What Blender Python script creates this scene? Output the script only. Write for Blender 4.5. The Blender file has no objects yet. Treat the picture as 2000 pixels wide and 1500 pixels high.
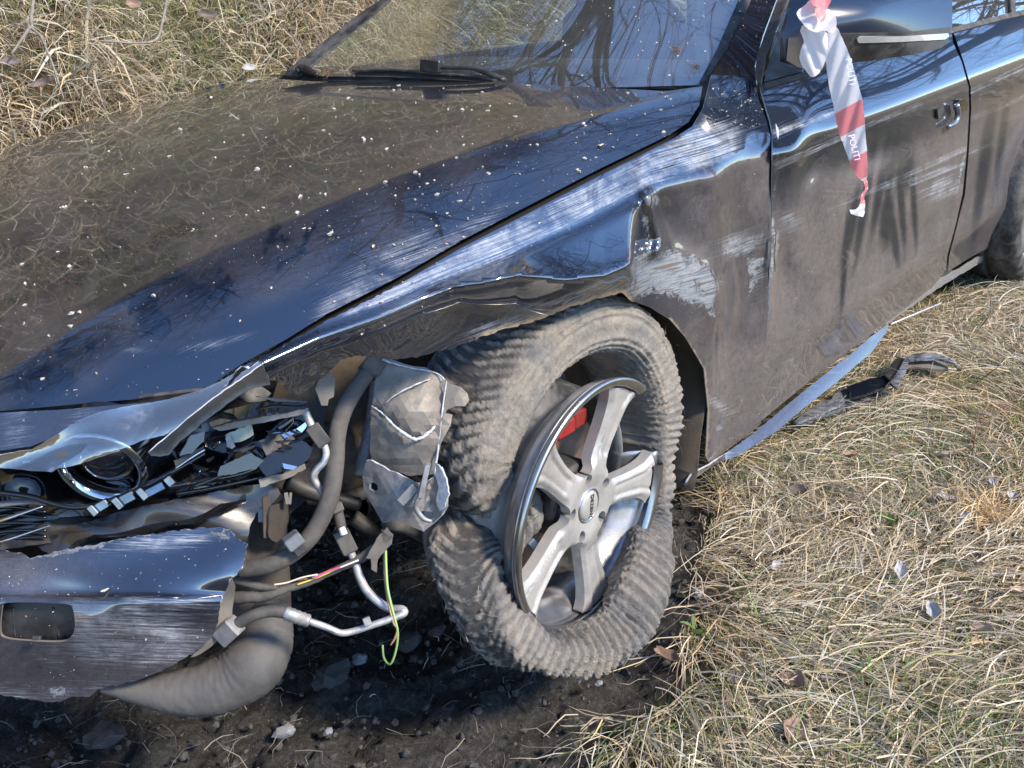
import bpy, math, random
import numpy as np
from mathutils import Vector, Matrix, noise as mnoise
from mathutils.geometry import delaunay_2d_cdt
random.seed(7); rng = np.random.default_rng(7)
scene = bpy.context.scene; COL = scene.collection
rad = math.radians
# ------------------------------------------------------------------ camera
CP = np.array([-1.50594, -1.84561, 1.24676]); CF_ = 1950.12
cr = np.array([0.64472527, -0.7630799, -0.04514852])
cu = np.array([0.31600727, 0.21228303, 0.92470283])
cf = np.array([0.69603788, 0.61044654, -0.37800303])
cam_d = bpy.data.cameras.new('camera'); cam = bpy.data.objects.new('camera', cam_d); COL.objects.link(cam)
cam.matrix_world = Matrix(((cr[0], cu[0], -cf[0], CP[0]), (cr[1], cu[1], -cf[1], CP[1]), (cr[2], cu[2], -cf[2], CP[2]), (0, 0, 0, 1)))
cam_d.sensor_width = 36; cam_d.lens = 36 * CF_ / 2000; cam_d.clip_start = .05; cam_d.clip_end = 2000
scene.camera = cam
# ------------------------------------------------------------------ world, sun, exposure
SUN_EL, SUN_AZ = rad(40), rad(-78)                    # azimuth counted from +x towards +y
sv = Vector((math.cos(SUN_EL) * math.cos(SUN_AZ), math.cos(SUN_EL) * math.sin(SUN_AZ), math.sin(SUN_EL)))
w = bpy.data.worlds.new('World'); scene.world = w; w.use_nodes = True
nt = w.node_tree; sky = nt.nodes.new('ShaderNodeTexSky'); sky.sky_type = 'NISHITA'; sky.sun_disc = False
sky.sun_elevation = SUN_EL; sky.sun_rotation = math.pi / 2 - SUN_AZ; sky.air_density = 1.0; sky.dust_density = .1; sky.ozone_density = 4; sky.altitude = 1500
nt.links.new(sky.outputs[0], nt.nodes['Background'].inputs[0]); nt.nodes['Background'].inputs[1].default_value = .15
sl = bpy.data.lights.new('sun', 'SUN'); sl.energy = 2.6; sl.angle = rad(11); sl.color = (1, .86, .68)
so = bpy.data.objects.new('sun', sl); COL.objects.link(so); so.rotation_euler = sv.to_track_quat('Z', 'Y').to_euler()
scene.view_settings.view_transform = 'Standard'; scene.view_settings.look = 'None'
scene.view_settings.exposure = 1.55; scene.view_settings.gamma = 1; scene.view_settings.use_curve_mapping = False
# ------------------------------------------------------------------ photograph pixel -> point in space
def rays(uv):
    uv = np.atleast_2d(np.asarray(uv, float))
    return cf[None] + np.outer((uv[:, 0] - 1000) / CF_, cr) - np.outer((uv[:, 1] - 750) / CF_, cu)
def T(uv, t):
    return CP[None] + rays(uv) * np.reshape(t, (-1, 1))
def AT(u, v, ax, val):
    d = rays([(u, v)])[0]; i = 'xyz'.index(ax); return CP + d * (val - CP[i]) / d[i]
def PRJ(X):
    d = np.atleast_2d(X) - CP; z = d @ cf
    return np.stack([1000 + CF_ * (d @ cr) / z, 750 - CF_ * (d @ cu) / z], 1)
class TPS:
    def __init__(s, pts, vals, lam=0.0, scale=1.):
        s.s = scale; s.p = np.array(pts, float) / scale; n = len(s.p); v = np.array(vals, float)
        if n < 4:
            A = np.c_[np.ones(n), s.p]; s.a = np.linalg.lstsq(A, v, rcond=None)[0]; s.w = np.zeros(n); return
        K = s.k(s.p) + lam * np.eye(n); P = np.c_[np.ones(n), s.p]
        M = np.block([[K, P], [P.T, np.zeros((3, 3))]]); sol = np.linalg.solve(M, np.r_[v, 0, 0, 0])
        s.w = sol[:n]; s.a = sol[n:]
    def k(s, q):
        r2 = ((q[:, None, :] - s.p[None]) ** 2).sum(2); return .5 * r2 * np.log(r2 + 1e-12)
    def __call__(s, q):
        q = np.asarray(q, float) / s.s; o = s.a[0] + q @ s.a[1:]
        return o + (s.k(q) @ s.w if np.any(s.w) else 0)
def FT(spec):
    """depth field: number, or control points (u, v, depth) - planes stay planes"""
    if isinstance(spec, (int, float)): return lambda uv: T(uv, np.full(len(uv), spec))
    sp = np.array(spec, float)
    if len(sp) == 2:
        a, b = sp; dd = b[:2] - a[:2]
        return lambda uv: T(uv, 1 / (1 / a[2] + (1 / b[2] - 1 / a[2]) * ((uv - a[:2]) @ dd / (dd @ dd))))
    f = TPS(sp[:, :2], 1 / sp[:, 2], scale=1000.)
    return lambda uv: T(uv, 1 / f(uv))
def FIX(axis, H, it=14, t0=2.0):
    """ray meets the surface coordinate[axis] = H(points), by secant steps"""
    def f(uv):
        d = rays(uv); n = len(d); ta = np.full(n, t0); tb = np.full(n, t0 * 1.05)
        g = lambda t: (lambda X: X[:, axis] - H(X))(CP + d * t[:, None])
        ga, gb = g(ta), g(tb)
        for _ in range(it):
            den = gb - ga; den[np.abs(den) < 1e-9] = 1e-9
            tn = np.clip(tb - gb * (tb - ta) / den, .3, 9); ta, ga = tb, gb; tb = tn; gb = g(tb)
        return CP + d * tb[:, None]
    return f
def OUTW(uv, o):
    """shift towards the outside of the car (-y) by o, sliding along the line of sight"""
    d = rays(uv); return -d * (np.asarray(o) / d[:, 1])[:, None]
def ss(a, b, x): t = np.clip((x - a) / (b - a), 0, 1); return t * t * (3 - 2 * t)
def gau(uv, c, s, ang=0):
    d = uv - np.array(c); ca, sa = math.cos(rad(ang)), math.sin(rad(ang))
    x = (d[:, 0] * ca + d[:, 1] * sa) / s[0]; y = (-d[:, 0] * sa + d[:, 1] * ca) / s[1]
    return np.exp(-.5 * (x * x + y * y))
def pdist(uv, line):
    """distance to a polyline"""
    L = np.array(line, float); best = np.full(len(uv), 1e9)
    for a, b in zip(L[:-1], L[1:]):
        ab = b - a; t = np.clip(((uv - a) @ ab) / (ab @ ab), 0, 1); best = np.minimum(best, np.linalg.norm(uv - a - t[:, None] * ab, axis=1))
    return best
def inside(uv, poly):
    P = np.array(poly, float); x, y = uv[:, 0], uv[:, 1]; c = np.zeros(len(uv), bool); j = len(P) - 1
    for i in range(len(P)):
        xi, yi = P[i]; xj, yj = P[j]
        if yi != yj: c ^= ((yi > y) != (yj > y)) & (x < (xj - xi) * (y - yi) / (yj - yi) + xi)
        j = i
    return c
def vn(X, sc, seed=0.):
    return np.array([mnoise.noise(Vector((p[0] * sc + seed, p[1] * sc, p[2] * sc))) for p in X])
# ------------------------------------------------------------------ objects
def link(name, me, parent=None, mat=None):
    o = bpy.data.objects.new(name, me); COL.objects.link(o)
    if parent: o.parent = parent
    for m in (mat if isinstance(mat, (list, tuple)) else [mat] if mat else []): me.materials.append(m)
    return o
def empty(name, loc=(0, 0, 0)):
    o = bpy.data.objects.new(name, None); COL.objects.link(o); o.location = loc; o.empty_display_size = .1; return o
def tag(o, label=None, cat=None, group=None, kind=None):
    for k, v in (('label', label), ('category', cat), ('group', group), ('kind', kind)):
        if v: o[k] = v
    return o
def mesh(V, F, smooth=True, attrs=None):
    me = bpy.data.meshes.new('mesh'); V = np.asarray(V, np.float32)
    if isinstance(F, np.ndarray):
        nf, k = F.shape; me.vertices.add(len(V)); me.vertices.foreach_set('co', V.ravel())
        me.loops.add(nf * k); me.loops.foreach_set('vertex_index', F.astype(np.int32).ravel())
        me.polygons.add(nf); me.polygons.foreach_set('loop_start', np.arange(0, nf * k, k, dtype=np.int32))
        me.update(calc_edges=True)
    else:
        me.from_pydata(V.tolist(), [], [tuple(int(i) for i in f) for f in F])
    me.polygons.foreach_set('use_smooth', np.full(len(me.polygons), smooth)); me.update()
    for k_, v in (attrs or {}).items():
        v = np.asarray(v, np.float32)
        if v.ndim == 1: me.attributes.new(k_, 'FLOAT', 'POINT').data.foreach_set('value', v)
        else: me.attributes.new(k_, 'FLOAT_VECTOR', 'POINT').data.foreach_set('vector', v.ravel())
    return me
def dens(line, step, closed=True, jag=0, jsel=None):
    L = np.array(line, float); out = []; n = len(L)
    for i in range(n if closed else n - 1):
        a, b = L[i], L[(i + 1) % n]; m = max(1, int(np.linalg.norm(b - a) / step)); d = b - a; ln = np.linalg.norm(d) + 1e-9
        nn = np.array([-d[1], d[0]]) / ln
        for k in range(m):
            p = a + d * k / m
            if jag and (jsel is None or jsel(p)): p = p + nn * random.uniform(-jag, jag)
            out.append(p)
    if not closed: out.append(L[-1])
    return np.array(out)
def smoothline(line, n=6, closed=False):
    L = np.array(line, float); out = []; N = len(L)
    for i in range(N - 1 if not closed else N):
        g = lambda j: L[j % N] if closed else L[min(max(j, 0), N - 1)]
        p0, p1, p2, p3 = g(i - 1), g(i), g(i + 1), g(i + 2)
        for k in range(n):
            t = k / n; out.append(.5 * ((2 * p1) + (p2 - p0) * t + (2 * p0 - 5 * p1 + 4 * p2 - p3) * t * t + (3 * p1 - p0 - 3 * p2 + p3) * t ** 3))
    if not closed: out.append(L[-1])
    return np.array(out)
def panel(name, outline, field, parent, mat, step=12, thick=.002, jag=0, jsel=None, attrs=None, disp=None, smooth=True, rim=None, curve=False, holes=None, flow=0, extr=None, lines=None):
    """sheet cut to an outline, laid on a surface in space, with real thickness"""
    if curve: outline = smoothline(outline, 5, True)
    B = dens(outline, step, True, jag, jsel); B = B[np.linalg.norm(B - np.roll(B, 1, 0), axis=1) > .3]
    lo, hi = B.min(0), B.max(0); gx = np.arange(lo[0], hi[0], step); gy = np.arange(lo[1], hi[1], step * .87)
    G = np.array([(x + (step / 2 if j % 2 else 0), y) for j, y in enumerate(gy) for x in gx]) if len(gx) * len(gy) else np.zeros((0, 2))
    if len(G):
        G = G[inside(G, B)]
        for ln in lines or []: G = G[pdist(G, ln) > step * .5]
        for h in holes or []: G = G[pdist(G, list(h) + [h[0]]) > step * .4]
        if len(G):
            keep = np.ones(len(G), bool)
            for c in range(0, len(G), 4000):
                dd = ((G[c:c + 4000, None] - B[None]) ** 2).sum(2).min(1); keep[c:c + 4000] = dd > (step * .55) ** 2
            G = G[keep]
    P = np.vstack([B, G]) if len(G) else B; nb = len(B)
    edges = [(i, (i + 1) % nb) for i in range(nb)]
    for ln in lines or []:
        L_ = dens(ln, step * .8, False); L_ = L_[inside(L_, B)]; L_ = L_[((L_[:, None] - B[None]) ** 2).sum(2).min(1) > (step * .3) ** 2]; k0 = len(P); P = np.vstack([P, L_]); edges += [(k0 + i, k0 + i + 1) for i in range(len(L_) - 1) if np.linalg.norm(L_[i] - L_[i + 1]) < step * 2]
    for h in holes or []:
        hp = np.array(h, float); k0 = len(P); P = np.vstack([P, hp]); edges += [(k0 + i, k0 + (i + 1) % len(hp)) for i in range(len(hp))]
    res = delaunay_2d_cdt([Vector(p) for p in P], edges, [], 1, 1e-4)
    uv = np.array([tuple(v) for v in res[0]]); F = [list(f) for f in res[2]]
    if holes:
        for h in holes:
            F = [f for f in F if not inside(uv[f].mean(0)[None], h)[0]]
    X = field(uv)
    if disp is not None:
        X = X + disp(uv, X)
    a = attrs(uv, X) if attrs else {}
    if attrs:
        fa = rad(flow) if isinstance(flow, (int, float)) else 0; b = (uv @ np.array([-math.sin(fa), math.cos(fa)])) if isinstance(flow, (int, float)) else uv[:, 1] - np.interp(uv[:, 0], [q[0] for q in flow], [q[1] for q in flow])
        a['flow'] = np.stack([uv[:, 0] / 1000, b / 1000, uv[:, 0] * 0], 1)
    # faces towards the camera
    f0 = np.array([f[:3] for f in F]); n = np.cross(X[f0[:, 1]] - X[f0[:, 0]], X[f0[:, 2]] - X[f0[:, 0]]); flip = ((X[f0[:, 0]] - CP) * n).sum(1) > 0
    F = [f[::-1] if fl else f for f, fl in zip(F, flip)]
    if extr is not None:
        cnt = {}
        for f in F:
            for i in range(len(f)): e = (f[i], f[(i + 1) % len(f)]); cnt[e] = cnt.get(e, 0) + 1
        bd = [e for e in cnt if (e[1], e[0]) not in cnt]; n0 = len(X)
        bm_ = {}
        XB = [X, X + np.array(extr)]; FF = list(F) + [[i + n0 for i in f[::-1]] for f in F]; k2 = 2 * n0; ex_ = []
        for e in bd:
            for i in e:
                if i not in bm_: bm_[i] = k2 + len(ex_); ex_ += [X[i], X[i] + np.array(extr)]
        for e in bd: a0_, b0_ = bm_[e[0]], bm_[e[1]]; FF.append([b0_, a0_, a0_ + 1, b0_ + 1])
        X = np.vstack(XB + [np.array(ex_)]); F = FF; a = {}
    me = mesh(X, F, smooth, a); o = link(name, me, parent, mat)
    if thick and smooth:
        cn = {}
        for f in F:
            for i in range(len(f)): e = tuple(sorted((int(f[i]), int(f[(i + 1) % len(f)])))); cn[e] = cn.get(e, 0) + 1
        ev = np.zeros(len(me.edges) * 2, np.int32); me.edges.foreach_get('vertices', ev); ev = np.sort(ev.reshape(-1, 2), 1)
        at_ = me.attributes.new('sharp_edge', 'BOOLEAN', 'EDGE'); at_.data.foreach_set('value', np.array([cn.get((int(a0_), int(b0_)), 0) == 1 for a0_, b0_ in ev]))
    if thick:
        m = o.modifiers.new('thickness', 'SOLIDIFY'); m.thickness = thick; m.offset = -1
        if rim: me.materials.append(rim); m.material_offset_rim = 1
    return o
def tube_mesh(C, R, sides=10, cap=True, flat=1.0, wob=0.):
    C = np.array(C, float); n = len(C); R = np.broadcast_to(np.array(R, float), (n,)); Tn = np.gradient(C, axis=0); Tn /= np.linalg.norm(Tn, axis=1)[:, None] + 1e-12
    up = np.array([0, 0, 1.]) if abs(Tn[0][2]) < .9 else np.array([1., 0, 0]); N = np.cross(Tn[0], up); N /= np.linalg.norm(N); V = []
    for i in range(n):
        N = N - Tn[i] * (N @ Tn[i]); N /= np.linalg.norm(N) + 1e-12; B = np.cross(Tn[i], N)
        for k in range(sides):
            a = 2 * math.pi * k / sides; q = 1 + (random.uniform(-wob, wob) if wob else 0)
            V.append(C[i] + R[i] * q * (math.cos(a) * N + flat * math.sin(a) * B))
    F = [(i * sides + k, i * sides + (k + 1) % sides, (i + 1) * sides + (k + 1) % sides, (i + 1) * sides + k) for i in range(n - 1) for k in range(sides)]
    if cap: F += [tuple(range(sides))[::-1], tuple((n - 1) * sides + k for k in range(sides))]
    return V, F
def tube(name, pts, parent, mat, sides=12, n=7, flat=1., wob=0., px=True, rib=None):
    """pts: (u, v, depth, radius) through the photograph, or (x, y, z, radius)"""
    L = smoothline(pts, n)
    C = T(L[:, :2], L[:, 2]) if px else L[:, :3]; R = L[:, 3].copy()
    if rib: s = np.arange(len(R)); R = R * (1 + rib * (s % 2))
    V, F = tube_mesh(C, R, sides, True, flat, wob); return link(name, mesh(V, F), parent, mat)
def box_mesh(c, sx, sy, sz, M=None, bev=0.12):
    """bevelled block"""
    b = min(sx, sy, sz) * bev; V = []; 
    for z, s in ((-sz / 2, 1), (-sz / 2 + b, 0), (sz / 2 - b, 0), (sz / 2, 1)):
        hx, hy = sx / 2 - b * s, sy / 2 - b * s
        cut = b * .8
        V += [(-hx + cut, -hy, z), (hx - cut, -hy, z), (hx, -hy + cut, z), (hx, hy - cut, z), (hx - cut, hy, z), (-hx + cut, hy, z), (-hx, hy - cut, z), (-hx, -hy + cut, z)]
    V = np.array(V)
    if M is not None: V = V @ np.array(M).T
    V = V + np.array(c); F = [tuple(range(8))[::-1], tuple(range(24, 32))] + [(r * 8 + k, r * 8 + (k + 1) % 8, (r + 1) * 8 + (k + 1) % 8, (r + 1) * 8 + k) for r in range(3) for k in range(8)]
    return V, F
def block(name, a, b, wdt, dep, parent, mat):
    """block between two photograph points a, b = (u, v, depth); wdt across, dep towards depth (metres)"""
    A = T([a[:2]], a[2])[0]; B = T([b[:2]], b[2])[0]; ax = B - A; L = np.linalg.norm(ax); ax /= L
    vw = (A + B) / 2 - CP; vw /= np.linalg.norm(vw); s = np.cross(ax, vw); s /= np.linalg.norm(s); d = np.cross(s, ax)
    V, F = box_mesh((A + B) / 2, wdt, dep, L, np.stack([s, d, ax], 1)); return link(name, mesh(V, F, False), parent, mat)
def join(parts):
    V = []; F = []; o = 0
    for v, f in parts:
        V.append(np.asarray(v, float)); F += [tuple(i + o for i in q) for q in f]; o += len(v)
    return np.vstack(V), F
# ------------------------------------------------------------------ materials
def mat(name):
    m = bpy.data.materials.new(name); m.use_nodes = True; nt = m.node_tree; return m, nt, nt.nodes['Principled BSDF']
def nd(nt, t, **k):
    n = nt.nodes.new(t)
    for a, b in k.items():
        if a.startswith('i_'): n.inputs[int(a[2:]) if a[2:].isdigit() else a[2:].replace('_', ' ')].default_value = b
        else: setattr(n, a, b)
    return n
def ramp(nt, src, stops):
    r = nt.nodes.new('ShaderNodeValToRGB'); nt.links.new(src, r.inputs[0]); e = r.color_ramp.elements
    while len(e) < len(stops): e.new(.5)
    for el, (p, c) in zip(e, stops): el.position = p; el.color = (*c, 1) if len(c) == 3 else c
    return r.outputs[0]
def noise(nt, scale, detail=6, rough=.6, dist=0, vec=None, sc=None):
    n = nd(nt, 'ShaderNodeTexNoise'); n.inputs['Scale'].default_value = scale; n.inputs['Detail'].default_value = detail; n.inputs['Roughness'].default_value = rough; n.inputs['Distortion'].default_value = dist
    if vec is None: vec = nd(nt, 'ShaderNodeTexCoord').outputs['Object']
    if sc:
        mp = nd(nt, 'ShaderNodeMapping'); mp.inputs['Scale'].default_value = sc; nt.links.new(vec, mp.inputs[0]); vec = mp.outputs[0]
    nt.links.new(vec, n.inputs['Vector']); return n.outputs['Fac']
def mth(nt, op, a, b=None, clamp=False):
    n = nd(nt, 'ShaderNodeMath', operation=op); n.use_clamp = clamp
    for i, x in enumerate((a, b)):
        if x is None: continue
        if isinstance(x, (int, float)): n.inputs[i].default_value = x
        else: nt.links.new(x, n.inputs[i])
    return n.outputs[0]
def mixc(nt, fac, a, b):
    n = nd(nt, 'ShaderNodeMix', data_type='RGBA')
    for i, x in ((0, fac), (6, a), (7, b)):
        if isinstance(x, (int, float)): n.inputs[i].default_value = x
        elif isinstance(x, tuple): n.inputs[i].default_value = (*x, 1)
        else: nt.links.new(x, n.inputs[i])
    return n.outputs[2]
def attr(nt, n): return nd(nt, 'ShaderNodeAttribute', attribute_name=n).outputs['Fac']
def bump(nt, bs, h, st=.3, dist=.002):
    b = nd(nt, 'ShaderNodeBump'); b.inputs['Strength'].default_value = st; b.inputs['Distance'].default_value = dist
    nt.links.new(h, b.inputs['Height']); nt.links.new(b.outputs[0], bs.inputs['Normal']); return b
def simple(name, col, rough=.5, metal=0., var=.35, scale=30, dirt=None, dirtc=(.2, .17, .13), bmp=0., coat=0., spec=None):
    m, nt, bs = mat(name)
    f = noise(nt, scale, 6, .65); c = mixc(nt, ramp(nt, f, [(.3, (0, 0, 0)), (.7, (1, 1, 1))]), tuple(x * (1 - var) for x in col), tuple(min(1, x * (1 + var)) for x in col))
    if dirt:
        g = ramp(nt, noise(nt, scale * .35, 8, .7, .4), [(.5 - dirt * .35, (0, 0, 0)), (.75, (1, 1, 1))]); c = mixc(nt, g, c, dirtc)
        r = mixc(nt, g, (rough,) * 3, (.9,) * 3); nt.links.new(r, bs.inputs['Roughness'])
        if metal: nt.links.new(mth(nt, 'MULTIPLY', mth(nt, 'SUBTRACT', 1., g), metal), bs.inputs['Metallic'])
    else: bs.inputs['Roughness'].default_value = rough; bs.inputs['Metallic'].default_value = metal
    nt.links.new(c, bs.inputs['Base Color'])
    if coat: bs.inputs['Coat Weight'].default_value = coat; bs.inputs['Coat Roughness'].default_value = .04
    if bmp: bump(nt, bs, noise(nt, scale * 2, 8, .7), bmp, .002)
    return m
def paint(name, streak=(3, 60, 60), rot=(0, 0, 0), base=(.008, .019, .045)):
    """clear-coated dark blue paint; per-vertex masks: dust film, scuff (streaky), bare (torn to primer), mud"""
    m, nt, bs = mat(name)
    flow = nd(nt, 'ShaderNodeAttribute', attribute_name='flow').outputs['Vector']; dust, scf, bare, mud = attr(nt, 'dust'), attr(nt, 'scuff'), attr(nt, 'bare'), attr(nt, 'mud')
    oc = nd(nt, 'ShaderNodeTexCoord').outputs['Object']
    rp = nd(nt, 'ShaderNodeMapping'); rp.inputs['Rotation'].default_value = rot; nt.links.new(oc, rp.inputs[0]); rc = flow
    fine = noise(nt, 420, 4, .7); blot = noise(nt, 9, 6, .6, .5); mid = noise(nt, 70, 8, .75)
    # film of dust, uneven and grainy
    fl = mth(nt, 'MULTIPLY', dust, mth(nt, 'ADD', mth(nt, 'MULTIPLY', mth(nt, 'MULTIPLY', fine, mid), 2.2), mth(nt, 'MULTIPLY', blot, .6)), True)
    # scratches running along the panel
    s1 = noise(nt, 5, 8, .75, .1, rc, streak); s2 = noise(nt, 14, 6, .8, .1, rc, streak)
    scl = mth(nt, 'MULTIPLY', scf, 1.1, True)
    s = mth(nt, 'SUBTRACT', mth(nt, 'ADD', mth(nt, 'MULTIPLY', s1, .95), mth(nt, 'MULTIPLY', s2, .85)), 1.02)
    s = mth(nt, 'MULTIPLY', mth(nt, 'ADD', s, mth(nt, 'MULTIPLY', scl, .24)), 5.0, True); s = mth(nt, 'MULTIPLY', s, mth(nt, 'MULTIPLY', scl, 1.3, True), True); s = mth(nt, 'MULTIPLY', s, ramp(nt, noise(nt, 11, 7, .7, .6), [(.36, (.12, .12, .12)), (.62, (1, 1, 1))]), True)
    # hairlines everywhere
    h = noise(nt, 22, 3, .6, 0, rc, (streak[0] * .7, streak[1] * 1.3, streak[2] * 1.3)); hl = mth(nt, 'MULTIPLY', mth(nt, 'SUBTRACT', h, .665), 14, True); hl = mth(nt, 'MULTIPLY', hl, mth(nt, 'MULTIPLY', dust, .55), True)
    # fine white specks
    vo = nd(nt, 'ShaderNodeTexVoronoi'); vo.inputs['Scale'].default_value = 95; nt.links.new(oc, vo.inputs['Vector'])
    sp = mth(nt, 'LESS_THAN', vo.outputs['Distance'], mth(nt, 'MULTIPLY', mth(nt, 'SUBTRACT', noise(nt, 60, 2), .52), .9)); sp = mth(nt, 'MULTIPLY', sp, .6)
    c = mixc(nt, mth(nt, 'MULTIPLY', fl, .68, True), base, (.19, .160, .138))
    c = mixc(nt, hl, c, (.42, .42, .42)); c = mixc(nt, sp, c, (.45, .43, .4))
    c = mixc(nt, mth(nt, 'MULTIPLY', s, .8), c, (.42, .45, .50))
    bn = mth(nt, 'MULTIPLY', mth(nt, 'ADD', mth(nt, 'SUBTRACT', bare, .5), mth(nt, 'MULTIPLY', mth(nt, 'SUBTRACT', noise(nt, 38, 9, .8, .8), .5), 2.4)), 7., True)
    bcol = ramp(nt, noise(nt, 22, 8, .7, .8, rc, (streak[0] * .5, streak[1] * .12, streak[2] * .12)), [(.28, (.05, .055, .065)), (.42, (.16, .19, .23)), (.50, (.30, .31, .32)), (.57, (.12, .135, .155)), (.66, (.17, .11, .065)), (.74, (.27, .28, .29)), (.85, (.12, .08, .05))])
    c = mixc(nt, bn, c, bcol)
    md = mth(nt, 'MULTIPLY', mth(nt, 'SUBTRACT', mth(nt, 'ADD', mud, mth(nt, 'MULTIPLY', mid, .9)), .9), 4., True); c = mixc(nt, md, c, (.23, .18, .13))
    nt.links.new(c, bs.inputs['Base Color']); nt.links.new(mth(nt, 'MULTIPLY', mth(nt, 'SUBTRACT', 1., mth(nt, 'MAXIMUM', mth(nt, 'MAXIMUM', fl, s), md), True), .7), bs.inputs['Metallic'])
    cov = mth(nt, 'MAXIMUM', mth(nt, 'MAXIMUM', mth(nt, 'MULTIPLY', bn, .75), md), mth(nt, 'MULTIPLY', s, .75))
    cw = mth(nt, 'SUBTRACT', 1., mth(nt, 'MAXIMUM', cov, mth(nt, 'MULTIPLY', fl, .45, True)), True); nt.links.new(cw, bs.inputs['Coat Weight'])
    bs.inputs['Coat Roughness'].default_value = .025; bs.inputs['Coat IOR'].default_value = 2.25
    nt.links.new(mth(nt, 'ADD', .30, mth(nt, 'MULTIPLY', cov, .3)), bs.inputs['Roughness'])
    bs.inputs['Specular IOR Level'].default_value = .06
    hh = mth(nt, 'ADD', mth(nt, 'MULTIPLY', noise(nt, 60, 6, .7), mth(nt, 'MAXIMUM', md, bn)), mth(nt, 'MULTIPLY', s, .15)); b = bump(nt, bs, hh, .5, .003)
    return m
# ================================================================== the ground
soil_px = [(1140, 1640), (1205, 1500), (1245, 1400), (1345, 1330), (1425, 1215), (1400, 1095), (1425, 985), (1500, 900)]
soil_w = [AT(u, v, 'z', 0)[:2] for u, v in soil_px] + [np.array(p) for p in [(1.1, -.45), (1.1, .95), (-2.6, .95), (-2.6, -3.0), (-1.3, -2.6)]]
def fbm(x, y, sc, oct=4, seed=0.):
    o = np.zeros(len(x)); a = 1.
    for k in range(oct):
        o += a * np.array([mnoise.noise(Vector((px * sc + seed, py * sc, seed * 1.7))) for px, py in zip(x, y)]); a *= .55; sc *= 2.1
    return o
def soilm(x, y):
    q = np.stack([x, y], 1); d = pdist(q, soil_w + [soil_w[0]]); d = np.where(inside(q, soil_w), d, -d)
    return d
def base_z(x, y):
    z = .035 * np.clip(x, -1, 5) + .02 * np.clip(-y - 1.2, 0, 3)
    s = np.clip(y - 1.02, 0, 60); z = z + 1.75 * np.minimum(s, 4.3) + .3 * np.clip(s - 4.3, 0, 10) + .05 * np.clip(s - 14.3, 0, 46)
    return z
def lump(x, y):
    return .045 * np.sin(3.1 * x + 1.7 * np.sin(2.3 * y)) * np.sin(2.7 * y + .5) * ss(.9, 1.3, y) * 2.2 + .012 * np.sin(9 * x + 2 * y) * np.sin(7 * y - 3 * x)
def graded(a, b, lo, hi, st, gr):
    c = list(np.arange(a, b, st)); s = st; x = a; L = []
    while x > lo: s *= gr; x -= s; L.append(x)
    s = st; x = c[-1]; R = []
    while x < hi: s *= gr; x += s; R.append(x)
    return np.array(L[::-1] + c + R)
gx = graded(-1.5, 1.0, -400, 400, .0115, 1.06); gy = graded(-1.95, 0.0, -400, 400, .0115, 1.06)
X_, Y_ = np.meshgrid(gx, gy); x, y = X_.ravel(), Y_.ravel()
near = (np.abs(x) < 6) & (y > -6) & (y < 7); sm = np.full(len(x), -5.); sm[near] = soilm(x[near], y[near])
cl = np.zeros(len(x)); cl[near] = fbm(x[near], y[near], 7, 5, 3.)
sw = ss(-.05, .06, sm + .05 * cl)
z = base_z(x, y) + lump(x, y) + .012 * cl
z += sw * (.020 * cl - .02); fr = near & (sw > .01)
z[fr] += sw[fr] * .010 * fbm(x[fr], y[fr], 55, 3, 9.)
# scrape dug by the tyre
gd = AT(1150, 1330, 'z', 0); z -= .03 * np.exp(-(((x - gd[0]) / .25) ** 2 + ((y - gd[1]) / .12) ** 2))
nx_, ny_ = len(gx), len(gy); idx = np.arange(nx_ * ny_).reshape(ny_, nx_)
F = np.stack([idx[:-1, :-1], idx[:-1, 1:], idx[1:, 1:], idx[1:, :-1]], -1).reshape(-1, 4)
gm, nt, bs = mat('ground')
so_ = attr(nt, 'soil'); n1 = noise(nt, 12, 10, .7); n2 = noise(nt, 90, 8, .75); n3 = noise(nt, 3, 6, .6)
soilc = ramp(nt, n2, [(.3, (.018, .017, .017)), (.5, (.045, .043, .041)), (.66, (.09, .087, .082)), (.8, (.15, .145, .14))])
turf = mixc(nt, ramp(nt, n1, [(.38, (0, 0, 0)), (.62, (1, 1, 1))]), (.05, .06, .018), (.16, .13, .065))
turf = mixc(nt, ramp(nt, n3, [(.45, (0, 0, 0)), (.65, (1, 1, 1))]), turf, (.055, .035, .018))
far = mixc(nt, ramp(nt, n1, [(.3, (0, 0, 0)), (.7, (1, 1, 1))]), (.16, .12, .06), (.42, .32, .17))
turf = mixc(nt, attr(nt, 'far'), turf, far)
nt.links.new(mixc(nt, so_, turf, soilc), bs.inputs['Base Color']); bs.inputs['Roughness'].default_value = .9; bs.inputs['Specular IOR Level'].default_value = .25
bump(nt, bs, mth(nt, 'ADD', n2, noise(nt, 260, 6, .7)), .9, .006)
dist = np.hypot(x - .3, y + .8)
ground = link('ground', mesh(np.stack([x, y, z], 1), F, True, {'soil': sw, 'far': ss(4, 6, dist)}), None, gm); tag(ground, kind='structure')
gz_i = lambda px, py: base_z(px, py) + lump(px, py)
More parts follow.
